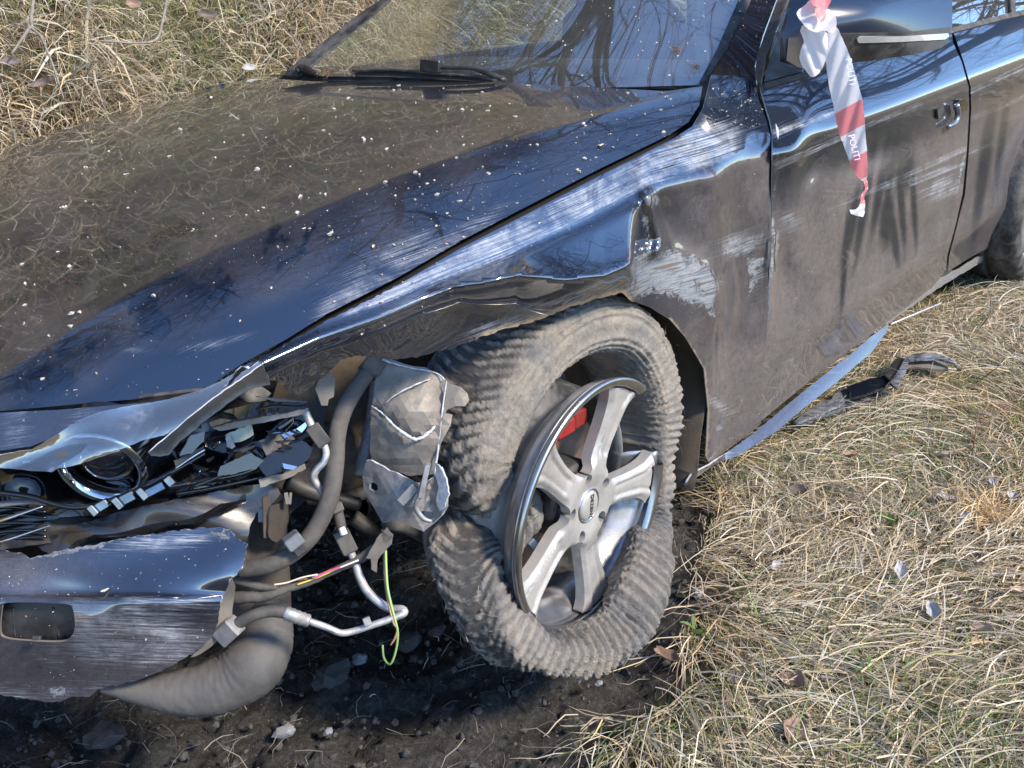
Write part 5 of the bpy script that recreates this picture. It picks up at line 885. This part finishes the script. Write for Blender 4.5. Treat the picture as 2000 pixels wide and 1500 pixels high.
# grille bars at the left edge
gr = empty('grille', tuple(T([(0, 1020)], 1.42)[0])); gr.parent = car
def gch(o): o.parent = gr; o.matrix_parent_inverse = Matrix.Translation(-Vector(gr.location)); return o
gch(tube('chrome_bar', [(-120, 1060, 1.44, .0055), (-40, 1030, 1.42, .0055), (20, 1010, 1.405, .0055), (84, 988, 1.40, .0035)], None, M_chr, 10, flat=.45)); gch(tube('chrome_bar', [(-100, 1085, 1.44, .0035), (0, 1058, 1.41, .0035), (50, 1042, 1.405, .0032), (98, 1026, 1.40, .0015)], None, M_chr, 8, flat=.5)); gch(tube('grille_bar', [(-100, 1000, 1.46, .008), (0, 985, 1.44, .008), (60, 980, 1.43, .006), (90, 985, 1.42, .003)], None, M_alu, 8, flat=.5))
gch(panel('grille_mesh', [(-200, 965), (60, 965), (120, 1000), (110, 1030), (60, 1060), (-200, 1090)], FT(1.50), None, M_gloss, step=20, thick=.003))
for k in range(5): gch(tube('grille_bar', [(-100, 1010 + 16 * k, 1.47, .003), (10, 990 + 16 * k, 1.455, .003), (90, 1000 + 12 * k, 1.45, .002)], None, M_gloss, 6))
# ================================================================== cordon tape knotted on the mirror
m, nt, bs = mat('cordon_tape'); rd = attr(nt, 'red'); a_ = mixc(nt, ramp(nt, rd, [(.45, (0, 0, 0)), (.55, (1, 1, 1))]), (.78, .77, .80), (.80, .27, .28)); bs.inputs['Roughness'].default_value = .3
nt.links.new(a_, bs.inputs['Base Color']); tr = nd(nt, 'ShaderNodeBsdfTranslucent'); nt.links.new(a_, tr.inputs[0]); mx = nd(nt, 'ShaderNodeMixShader'); mx.inputs[0].default_value = .45; nt.links.new(bs.outputs[0], mx.inputs[1]); nt.links.new(tr.outputs[0], mx.inputs[2]); nt.links.new(mx.outputs[0], nt.nodes['Material Output'].inputs[0]); bump(nt, bs, noise(nt, 60, 4, .6, .5), .35, .004)
tape = empty('cordon_tape', tuple(T([(1605, 60)], 1.93)[0])); tag(tape, 'red and white plastic tape knotted round the door mirror, tail hanging down', 'barrier tape')
def band(name, P_, ts, red, dis=None, jag=.6):
    o = panel(name, P_, FT(ts), tape, m, step=5, thick=0, jag=jag, curve=True, attrs=lambda uv, X: {'red': red(uv)}, disp=dis); o.matrix_parent_inverse = Matrix.Translation(-tape.location); return o
fold = lambda a, k, ang: (lambda uv, X: -rays(uv) * (a * np.sin((uv[:, 0] * math.cos(rad(ang)) + uv[:, 1] * math.sin(rad(ang))) / k))[:, None])
band('tape_tail', [(1618, 60), (1632, 52), (1645, 75), (1660, 110), (1675, 160), (1685, 200), (1690, 250), (1694, 310), (1694, 342), (1688, 354), (1675, 345), (1663, 325), (1650, 290), (1636, 250), (1626, 200), (1618, 160), (1612, 110), (1611, 80)], [(1630, 60, 1.93), (1660, 200, 1.96), (1690, 350, 2.02), (1612, 110, 1.955)],
     lambda uv: (lambda s: .5 + 3 * np.maximum(.5 - np.abs((s - 232) / 52.), .5 - np.abs((s - 338) / 50.)))(uv[:, 1] + .55 * (uv[:, 0] - 1660)), fold(.006, 7, 12))
band('tape_tail', [(1684, 348), (1692, 350), (1696, 366), (1688, 384), (1690, 400), (1687, 421), (1680, 423), (1664, 418), (1660, 410), (1672, 409), (1680, 398), (1682, 382), (1690, 366)], [(1690, 350, 2.02), (1660, 412, 2.02), (1687, 421, 2.03)], lambda uv: .5 + (398 - uv[:, 1]) / 20., fold(.004, 3, 60))
band('tape_loop', [(1563, 60), (1572, 48), (1600, 52), (1616, 70), (1614, 108), (1608, 130), (1596, 146), (1585, 150), (1575, 140), (1565, 125), (1562, 105), (1570, 80)], [(1563, 90, 1.95), (1610, 90, 1.925), (1585, 150, 1.94)], lambda uv: .46 * ss(100, 140, uv[:, 1]), fold(.006, 6, -20))
band('tape_knot', [(1556, 26), (1572, 10), (1584, 0), (1600, 14), (1622, 20), (1634, 40), (1628, 64), (1610, 60), (1590, 62), (1572, 50)], [(1556, 26, 1.93), (1634, 40, 1.92), (1590, 62, 1.91)], lambda uv: 0 * uv[:, 0], fold(.007, 7, 40))
band('tape_knot', [(1584, 4), (1594, -30), (1620, -50), (1626, -10), (1612, 22), (1600, 16)], [(1584, 4, 1.92), (1620, -50, 1.95), (1612, 22, 1.92)], lambda uv: 0 * uv[:, 0] + 1., fold(.004, 6, 0))
band('tape_loop', [(1592, 18), (1606, 12), (1614, 30), (1606, 44), (1596, 34)], [(1592, 18, 1.905), (1614, 30, 1.905), (1600, 44, 1.90)], lambda uv: 0 * uv[:, 0] + 1., None)
def tape_text(body, u, v, t, ang, size, mt):
    o = T([(u, v)], t)[0]; a = cr * math.cos(rad(ang)) + cu * math.sin(rad(ang)); b = -cr * math.sin(rad(ang)) + cu * math.cos(rad(ang)); q = text('tape_lettering', body, size, Matrix(((a[0], b[0], -cf[0], o[0]), (a[1], b[1], -cf[1], o[1]), (a[2], b[2], -cf[2], o[2]), (0, 0, 0, 1))), tape, mt, .0001); q.matrix_parent_inverse = Matrix.Translation(-tape.location)
tape_text('POLITI', 1661, 140, 1.925, -80, .018, simple('tape_print', (.42, .47, .58), .5)); tape_text('POLITI', 1668, 288, 1.965, -76, .018, simple('tape_print_pink', (.70, .46, .50), .5))
# ================================================================== broken sill trim on the grass
ZP = lambda zz: FIX(2, lambda X: np.full(len(X), zz), t0=3.)
trim = empty('broken_sill_trim', tuple(AT(1700, 760, 'z', .07))); tag(trim, 'snapped dark blue plastic sill trim lying kinked on the grass below the doors', 'car trim')
def tp(*a, **k): o = panel(*a, **k); o.parent = trim; o.matrix_parent_inverse = Matrix.Translation(-trim.location); return o
cst = lambda d, s, b: (lambda uv, X: {'dust': d + 0 * uv[:, 0], 'scuff': s + .2 * np.sin(uv[:, 0] / 9.), 'bare': b + 0 * uv[:, 0], 'mud': 0 * uv[:, 0]})
tp('trim_strip', [(1550, 822), (1580, 801), (1603, 784), (1625, 780), (1634, 764), (1653, 755), (1664, 774), (1636, 792), (1600, 808), (1566, 824)], ZP(.085), None, M_side, step=6, thick=.008, jag=2, attrs=cst(.4, .8, .75))
tp('trim_strip', [(1653, 755), (1695, 741), (1729, 733), (1738, 744), (1728, 756), (1690, 770), (1664, 776)], ZP(.10), None, M_side, step=6, thick=.008, attrs=cst(.1, .2, 0))
tp('trim_strip', [(1550, 824), (1600, 808), (1636, 792), (1664, 776), (1728, 756), (1745, 752), (1740, 766), (1690, 786), (1630, 806), (1566, 830)], ZP(.075), None, M_side, step=6, thick=.006, attrs=cst(.3, .9, 0))
tp('trim_strip', [(1729, 733), (1744, 706), (1754, 698), (1768, 700), (1760, 716), (1740, 745)], ZP(.11), None, M_blk, step=6, thick=.006)
tp('trim_strip', [(1768, 698), (1776, 702), (1770, 722), (1752, 758), (1744, 752), (1738, 746), (1756, 722)], ZP(.12), None, M_side, step=6, thick=.008, attrs=cst(.3, .9, .3))
tp('trim_strip', [(1768, 698), (1786, 691), (1828, 689), (1846, 698), (1867, 706), (1872, 720), (1862, 708), (1830, 700), (1786, 702), (1776, 704)], ZP(.12), None, M_side, step=6, thick=.006, attrs=cst(.3, .9, .2))
tp('trim_strip', [(1776, 702), (1830, 700), (1846, 706), (1853, 722), (1820, 720), (1783, 716), (1772, 720)], ZP(.10), None, M_plate, step=6, thick=.006)
# ================================================================== clods, stones, roots on the scraped soil
def ico(r, seed, flat=.7, sub=1, rough=.35, ang=.0):
    b = bpy.data.meshes.new('i'); import bmesh as _b; bm = _b.new(); _b.ops.create_icosphere(bm, subdivisions=sub, radius=1); V = np.array([v.co[:] for v in bm.verts]); F = [tuple(v.index for v in f.verts) for f in bm.faces]; bm.free(); bpy.data.meshes.remove(b)
    k = np.array([1 + rough * mnoise.noise(Vector(v * 1.3) + Vector((seed * 3.1, seed, 0))) * 1.6 for v in V]); V = V * k[:, None] * [1, .8, flat]
    if ang: V = np.sign(V) * np.round(np.abs(V) / ang) * ang * .35 + V * .65
    return V * r, F
def ground_at(u, v, it=3):
    X = AT(u, v, 'z', 0)
    for _ in range(it): X = AT(u, v, 'z', float(gz_i(X[:1], X[1:2])[0]))
    return X
M_soil = simple('soil_clods', (.045, .043, .041), .97, var=.7, scale=60, dirt=.2, dirtc=(.09, .087, .08), bmp=.6); M_stone = simple('grey_stone', (.20, .21, .23), .85, var=.4, scale=45, dirt=.3, dirtc=(.07, .07, .075), bmp=.5); M_dstone = simple('dark_stone', (.035, .035, .036), .85, var=.5, scale=30, dirt=.3, dirtc=(.06, .06, .06), bmp=.5)
base = [ico(1, s, .75, 1, .5) for s in range(8)]; parts = []; N_ = 7000; px_ = rng.uniform(-1.5, .75, N_); py_ = rng.uniform(-1.9, .1, N_); sm_ = soilm(px_, py_); ok = (sm_ + .05 * np.sin(20 * px_) > -.04) & in_view(px_, py_, px_ * 0, 60)
for x_, y_ in zip(px_[ok], py_[ok]):
    v, f = base[int(rng.integers(8))]; r = .0022 + .008 * rng.random() ** 3.5; a = rng.random() * 6.3; R = np.array([[math.cos(a), -math.sin(a), 0], [math.sin(a), math.cos(a), 0], [0, 0, 1]]); parts.append((v @ R.T * r + [x_, y_, float(gz_i(np.array([x_]), np.array([y_]))[0]) - .012 + r * .3 + .012 * rng.random()], f))
tag(link('soil_clods', mesh(*join(parts), False), None, M_soil), 'loose black clods of soil scattered under the wheel', 'soil', kind='stuff')
for u, v, r, mt, lb in [(556, 1430, .020, M_stone, 'pale grey speckled stone at the bottom edge of the soil'), (702, 1290, .018, M_stone, 'light stone on the black soil below the hanging green wire'), (645, 1325, .042, M_dstone, 'broad dark flat stone right of the grey air duct'), (205, 1442, .038, M_dstone, 'dark slab-like stone at the lower left below the bumper'), (852, 1236, .018, M_dstone, 'small dark stone left of the tyre'), (1362, 1160, .014, M_stone, 'pebble in the torn soil right of the tyre'), (1346, 1290, .013, M_dstone, 'angular dark pebble where soil meets grass'), (800, 1255, .030, M_dstone, 'long half-buried dark stone under the hanging wires'), (1170, 1335, .008, M_stone, 'tiny pale pebble just below the tyre'), (640, 1130 + 300, .010, M_stone, 'small grey pebble between the two larger stones'), (932, 1390, .010, M_dstone, 'small dark pebble below the tyre on the left')]:
    X = ground_at(u, v); V, F = ico(r, u * .013, .55, 2, .35, .25); tag(link('stone', mesh(V, F, False), None, mt), lb, 'stone', 'stones on the scraped soil').location = X + [0, 0, r * .15]
# roots and straw scraps lying on the soil
n_ = 1700; x_ = rng.uniform(-1.5, .7, n_); y_ = rng.uniform(-1.9, .1, n_); ok = (soilm(x_, y_) > -.05) & in_view(x_, y_, x_ * 0, 60); x_, y_ = x_[ok], y_[ok]; k_ = len(x_)
tn = np.array([(.20, .17, .14), (.30, .26, .21), (.12, .10, .085), (.42, .38, .30)])[rng.integers(0, 4, k_)]
tag(blades('dead_roots', np.stack([x_, y_, gz_i(x_, y_) + .006 + rng.uniform(0, .012, k_)], 1), rng.uniform(0, 6.3, k_), np.abs(rng.normal(.15, .3, k_)), rng.uniform(.02, .13, k_), rng.uniform(.0006, .0022, k_), tn, 4, 1.2, 1.3, gmat), 'thin dead roots and straw scraps on the black soil', 'roots', kind='stuff')
# long coarse stalks over the turf
n_ = 6500; x_ = rng.uniform(-.3, 3., n_); y_ = rng.uniform(-2.2, -.8, n_); ok = (soilm(x_, y_) < .02) & in_view(x_, y_, x_ * 0, 60); x_, y_ = x_[ok], y_[ok]; k_ = len(x_)
tag(blades('long_straw', np.stack([x_, y_, gz_i(x_, y_) + .012 + rng.uniform(0, .03, k_)], 1), 2.2 * np.sin(1.9 * x_ + 1.3 * y_) + 1.8 * np.sin(3.3 * y_ - 2 * x_) + rng.normal(0, .6, k_), np.abs(rng.normal(.15, .2, k_)), rng.uniform(.10, .30, k_), rng.uniform(.0016, .0036, k_), straw_tint(k_, x_, y_, .04), 7, 1.1, .22, gmat), 'longer pale straw stalks lying across the grass', 'straw', kind='stuff')
# ================================================================== dead leaves, weeds, twigs
def leafm(c): 
    m, nt, bs = mat('dead_leaf'); f = noise(nt, 90, 6, .7); nt.links.new(mixc(nt, f, tuple(x * .6 for x in c), tuple(min(1, x * 1.35) for x in c)), bs.inputs['Base Color']); bs.inputs['Roughness'].default_value = .6; bump(nt, bs, noise(nt, 160, 5, .7), .5, .002); return m
LM = {'brown': leafm((.23, .15, .11)), 'grey': leafm((.34, .34, .35)), 'tan': leafm((.42, .33, .24)), 'dark': leafm((.12, .09, .08))}
def leaf(u, v, L, W, c, lb, curl=.8, z=.022, bank=False):
    X = AT(u, v, 'y', 1.45) if bank else ground_at(u, v) + [0, 0, z]; na, nb = 11, 7; V = []; rs = random.Random(int(u * 7 + v)); az = rs.uniform(0, 6.3); ph = rs.uniform(0, 6)
    for i in range(na):
        s = i / (na - 1); hw = W * (math.sin(math.pi * min(1, s * .93 + .04)) ** .7) * (1 + .12 * math.sin(11 * s + ph))
        for j in range(nb): t = j / (nb - 1) * 2 - 1; V.append(((s - .5) * L, t * hw, curl * abs(t) ** 1.5 * hw + .18 * L * curl * (2 * s - 1) ** 2 + .0018 * math.sin(9 * s + 5 * t + ph)))
    F = [(i * nb + j, i * nb + j + 1, (i + 1) * nb + j + 1, (i + 1) * nb + j) for i in range(na - 1) for j in range(nb - 1)]
    o = link('dead_leaf', mesh(V, F), None, LM[c]); o.location = X; o.rotation_euler = (rs.uniform(-.35, .35) + (.9 if bank else 0), rs.uniform(-.35, .35), az if not bank else rs.uniform(-.6, .6)); tag(o, lb, 'leaf', 'dead leaves in the grass')
for a in [(1302, 1305, .062, .016, 'brown', 'curled brown leaf standing at the edge of the soil right of the tyre'), (1548, 1356, .055, .020, 'brown', 'dark reddish brown leaf flat in the grass at the bottom, upper of two'), (1548, 1450, .050, .020, 'brown', 'reddish brown leaf by the bottom edge, lower of two'), (1756, 1138, .058, .012, 'grey', 'pale purplish leaf with holes lying right of centre in the grass'), (1842, 990, .052, .012, 'grey', 'pale bluish leaf beside the golden straw tuft'), (1848, 905, .10, .012, 'tan', 'long pale strip-like leaf below the broken trim'), (1556, 978, .060, .016, 'dark', 'dark folded leaf hanging in straw right of the sill end'), (1914, 1252, .045, .014, 'tan', 'light tan leaf at the right, low in the picture'), (1986, 1176, .045, .012, 'tan', 'tan leaf cut by the right edge of the picture'), (1530, 1096, .036, .009, 'dark', 'narrow dark leaf pair piece in the middle of the grass'), (1516, 1126, .034, .012, 'grey', 'small grey crumpled leaf just below the narrow dark one'), (1548, 1166, .024, .009, 'brown', 'small orange-brown leaf scrap below the grey crumpled one'), (1822, 1214, .045, .014, 'grey', 'grey leaf half hidden under straw, right and low'), (1882, 1026, .020, .010, 'grey', 'tiny bluish leaf under the golden tuft'), (1936, 960, .026, .010, 'grey', 'small pale leaf above the golden tuft'), (1978, 988, .036, .013, 'grey', 'two-lobed grey leaf at the right edge beside the golden tuft'), (1440, 1350, .04, .016, 'dark', 'dark leaf lying low between soil and grass at the bottom'), (1715, 740 + 50, .03, .01, 'dark', 'dark leaf scrap beneath the broken trim'), (1660, 905, .04, .010, 'brown', 'brown leaf below the sill trim')]: leaf(*a)
for a in [(405, 30, .075, .016, 'dark', 'dark rolled leaf high on the bank left of the windscreen'), (455, 72, .06, .022, 'tan', 'tan curled leaf on the bank nearest the windscreen edge'), (485, 135, .06, .016, 'grey', 'pale leaf at the bank foot by the windscreen corner'), (20, 125, .07, .016, 'dark', 'crumpled dark leaf at the far left of the bank'), (82, 165, .08, .014, 'dark', 'dark slim leaf hanging on the left of the bank'), (262, 8, .05, .02, 'brown', 'orange-brown leaf at the top edge of the picture'), (545, 30, .05, .014, 'dark', 'dark leaf on the bank at the top beside the pillar')]: leaf(*a, bank=True)
M_green = simple('weed_green', (.07, .13, .025), .5, var=.3, scale=40); M_twig = simple('twig_bark', (.20, .18, .16), .85, var=.4, scale=60); M_rtwig = simple('reddish_stem', (.16, .09, .06), .7, var=.4, scale=60)
for u, v, n2_, L, lb in [(1742, 1030, 7, .07, 'green tuft of broad blades in the middle of the dry grass'), (1480, 1225, 5, .09, 'broad bright green blades low in the grass right of the tyre'), (1918, 632, 4, .09, 'green shoot near the rear wheel'), (1698, 1330, 5, .05, 'small round-leaved green weed in the lower grass'), (1350, 1240, 3, .05, 'pointed green leaves at the soil edge')]:
    X = ground_at(u, v) + [0, 0, .012]; a = rng.uniform(0, 6.3, n2_)
    o = blades('green_weed', np.repeat(X[None], n2_, 0) + rng.normal(0, .004, (n2_, 3)), a, rng.uniform(.35, 1.1, n2_), rng.uniform(.6, 1.1, n2_) * L, rng.uniform(.006, .010, n2_), np.repeat([[.13, .22, .05]], n2_, 0) * rng.uniform(.7, 1.2, (n2_, 1)), 4, 1.2, .2, gmat); tag(o, lb, 'weed', 'green weeds in the dry grass')
def twig(pts, par_m, lb, cat='twig', nm='twig', bank=False, grp=None):
    C = [(*(AT(u, v, 'y', yy) if bank else AT(u, v, 'z', yy)), r) for u, v, yy, r in pts]; o = tube(nm, C, None, par_m, 6, 6, px=False, wob=.15); tag(o, lb, cat, grp); return o
twig([(66, -10, 1.45, .006), (62, 50, 1.42, .006), (80, 72, 1.42, .004), (104, 130, 1.40, .004), (125, 195, 1.38, .002)], M_twig, 'grey forked twig leaning down the far left of the bank', bank=True); twig([(60, 52, 1.42, .006), (40, 80, 1.42, .005), (22, 106, 1.42, .003)], M_twig, 'short side twig at the far left of the bank', bank=True)
twig([(328, -10, 1.42, .005), (318, 40, 1.40, .005), (304, 78, 1.38, .005), (260, 84, 1.36, .004), (200, 80, 1.36, .003), (178, 88, 1.36, .002)], M_twig, 'bent thin branch lying across the middle of the bank', bank=True)
for i, (a, lb) in enumerate([([(1620, 850 + 60, .02, .0022), (1640, 780 + 60, .07, .0018), (1648, 720 + 70, .12, .001)], 'thin dry stem standing below the sill trim'), ([(1888, 760, .03, .002), (1925, 735, .10, .0016), (1955, 712, .15, .001)], 'reddish twig leaning right beyond the broken trim'), ([(1780, 640 - 10, .05, .002), (1788, 600, .12, .002), (1782, 565, .18, .001)], 'upright reddish stem beside the brake line'), ([(1860, 640, .05, .002), (1866, 590, .14, .002), (1862, 548, .2, .001)], 'upright stem in front of the rear wheel'), ([(1900, 655, .05, .0022), (1935, 610, .14, .002), (1930, 560, .2, .001)], 'upright forked stem nearest the rear tyre'), ([(1880, 880, .03, .002), (1920, 830, .10, .0016), (1968, 785, .15, .001)], 'slim reddish stem at the right, slanting up'), ([(1895, 905, .03, .002), (1905, 850, .12, .0016), (1912, 800, .16, .001)], 'slim reddish stem at the right, nearly upright'), ([(1480, 925, .03, .003), (1530, 985, .03, .0028), (1570, 1050, .03, .002)], 'grey twig lying from the sill towards the grass'), ([(1602, 1322, .03, .0035), (1640, 1328, .03, .003), (1675, 1345, .03, .002)], 'short grey stick low in the grass'), ([(1730, 930 + 6, .03, .003), (1790, 938, .03, .003), (1850, 950, .03, .002)], 'straight pale stick in the grass below the trim')]):
    twig(a, M_rtwig if 'reddish' in lb or 'stem' in lb else M_twig, lb, grp='stems and twigs in the grass')
tag(blades('golden_tuft', np.repeat(ground_at(1925, 1010)[None], 260, 0) + rng.normal(0, .03, (260, 3)) * [1, 1, .1], rng.uniform(0, 6.3, 260), rng.uniform(.1, 1.2, 260), rng.uniform(.05, .14, 260), rng.uniform(.0014, .003, 260), np.repeat([[.75, .52, .26]], 260, 0) * rng.uniform(.7, 1.1, (260, 1)), 4, 1.6, .8, gmat), 'golden straw tuft at the right side of the grass', 'grass', kind='stuff')
# ================================================================== crumbs on bonnet, wing and glass
M_crumb = simple('pale_crumbs', (.42, .39, .34), .85, var=.25, scale=200)
parts = []; cb = [ico(1, s + 20, .6, 1, .6) for s in range(6)]
def crumb(F_, u, v, r):
    X = F_(np.array([[u, v]], float))[0]; k = 1 + (rng.random() < .25); 
    for _ in range(k):
        vv, f = cb[int(rng.integers(6))]; a = rng.random() * 6.3; R = np.array([[math.cos(a), -math.sin(a), 0], [math.sin(a), math.cos(a), 0], [0, 0, 1]]); parts.append(((vv * [1, rng.uniform(.4, 1), 1]) @ R.T * r + X + rng.normal(0, r * .6, 3) * (k - 1) - rays([(u, v)])[0] * .002, f))
U = rng.uniform(0, 1370, 5200); Vv = rng.uniform(150, 800, 5200); ins = inside(np.stack([U, Vv], 1), bon_out); U, Vv = U[ins], Vv[ins]; dn = .10 + .42 * ss(300, 1000, U) * (1 - ss(450, 620, Vv)); kk = rng.random(len(U)) < dn; U, Vv = U[kk], Vv[kk]
XB_ = BON(np.stack([U, Vv], 1))
for u, v in zip(U, Vv): crumb(BON, u, v, .0006 + .0042 * rng.random() ** 6)
for _ in range(160): u = rng.uniform(1385, 1490); v = rng.uniform(170, 250); crumb(SIDE, u, v, .0006 + .002 * rng.random() ** 4)
for _ in range(110): u = rng.uniform(700, 1330); crumb(SIDE, u, np.interp(u, [700, 1330], [590, 265]) + rng.uniform(0, 90), .0006 + .0018 * rng.random() ** 4)
for _ in range(150): u = rng.uniform(660, 1420); v = rng.uniform(0, 150); crumb(WS, u, v, .0006 + .0018 * rng.random() ** 3)
for _ in range(120): u, v = rng.uniform(0, 460), rng.uniform(1060, 1340); crumb(bf, u, v, .0005 + .0012 * rng.random() ** 4) if inside(np.array([[u, v]]), bo)[0] else None
for _ in range(90): u, v = rng.uniform(1385, 1500), rng.uniform(0, 150); crumb(pf, u, v, .0006 + .0014 * rng.random() ** 4) if u > 1375 + (150 - v) * .45 and u < 1480 + (150 - v) * .25 else None
tag(link('pale_crumbs', mesh(*join(parts), False), None, M_crumb), 'pale crumbs of seed husk and dirt scattered over the bonnet and glass', 'debris', kind='stuff')
# larger scraps one can tell apart
for u, v, r, F_, lb in [(1172, 282, .009, BON, 'biggest crumbly clump on the bonnet near its rear corner'), (332, 305, .006, BON, 'white flake on the left of the bonnet'), (247, 340, .006, BON, 'white flake left of the bonnet centre'), (593, 445, .006, BON, 'pale lump by the bonnet crease'), (112, 492, .005, BON, 'white flake low on the bonnet at the left'), (212, 1152, .006, bf, 'yellowish scrap on the blue bumper piece'), (1356, 130, .012, WS, 'brown moss clump on the windscreen corner by the pillar'), (640, 143, .016, WS, 'brown moss clump at the foot of the windscreen'), (1322, 96, .010, WS, 'small seed tangle on the windscreen')]:
    X = F_(np.array([[u, v]], float))[0] - rays([(u, v)])[0] * .003; br_ = 'brown' in lb or 'tangle' in lb
    if br_: o = blades('debris_clump', X + rng.normal(0, r * .5, (90, 3)) * [1.6, 1, .5], rng.uniform(0, 6.3, 90), rng.uniform(-.2, 1., 90), rng.uniform(.6, 2., 90) * r, rng.uniform(.0007, .0015, 90), np.repeat([[.22, .15, .08]], 90, 0) * rng.uniform(.5, 1.6, (90, 1)), 3, 1.5, 1., gmat, follow=False)
    else: V, F = join([(lambda q: (q[0] * [1, .6, .5] + rng.normal(0, r * .5, 3) * [1, 1, .2], q[1]))(ico(r * .6, s_ + u, .6, 1, .6)) for s_ in range(3)]); o = link('debris_clump', mesh(V, F, False), None, M_crumb); o.location = X
    tag(o, lb, 'debris', 'scraps on the car')
# straw caught on the tyre
ii = rng.integers(0, len(Vf), 700); ii = ii[(np.tile(np.cos(np.arange(ns) / ns * 2 * np.pi), n)[ii] > .1)]; k_ = len(ii) 
sf = blades('straw_fibres', Vf[ii] - WC + N[ii] * .002, rng.uniform(0, 6.3, k_), rng.normal(0, .8, k_), rng.uniform(.01, .045, k_), rng.uniform(.0005, .0012, k_), np.repeat([[.42, .35, .25]], k_, 0) * rng.uniform(.5, 1.3, (k_, 1)), 3, .8, 1.4, gmat, follow=False); sf.parent = wheel; sf['kind'] = 'stuff'
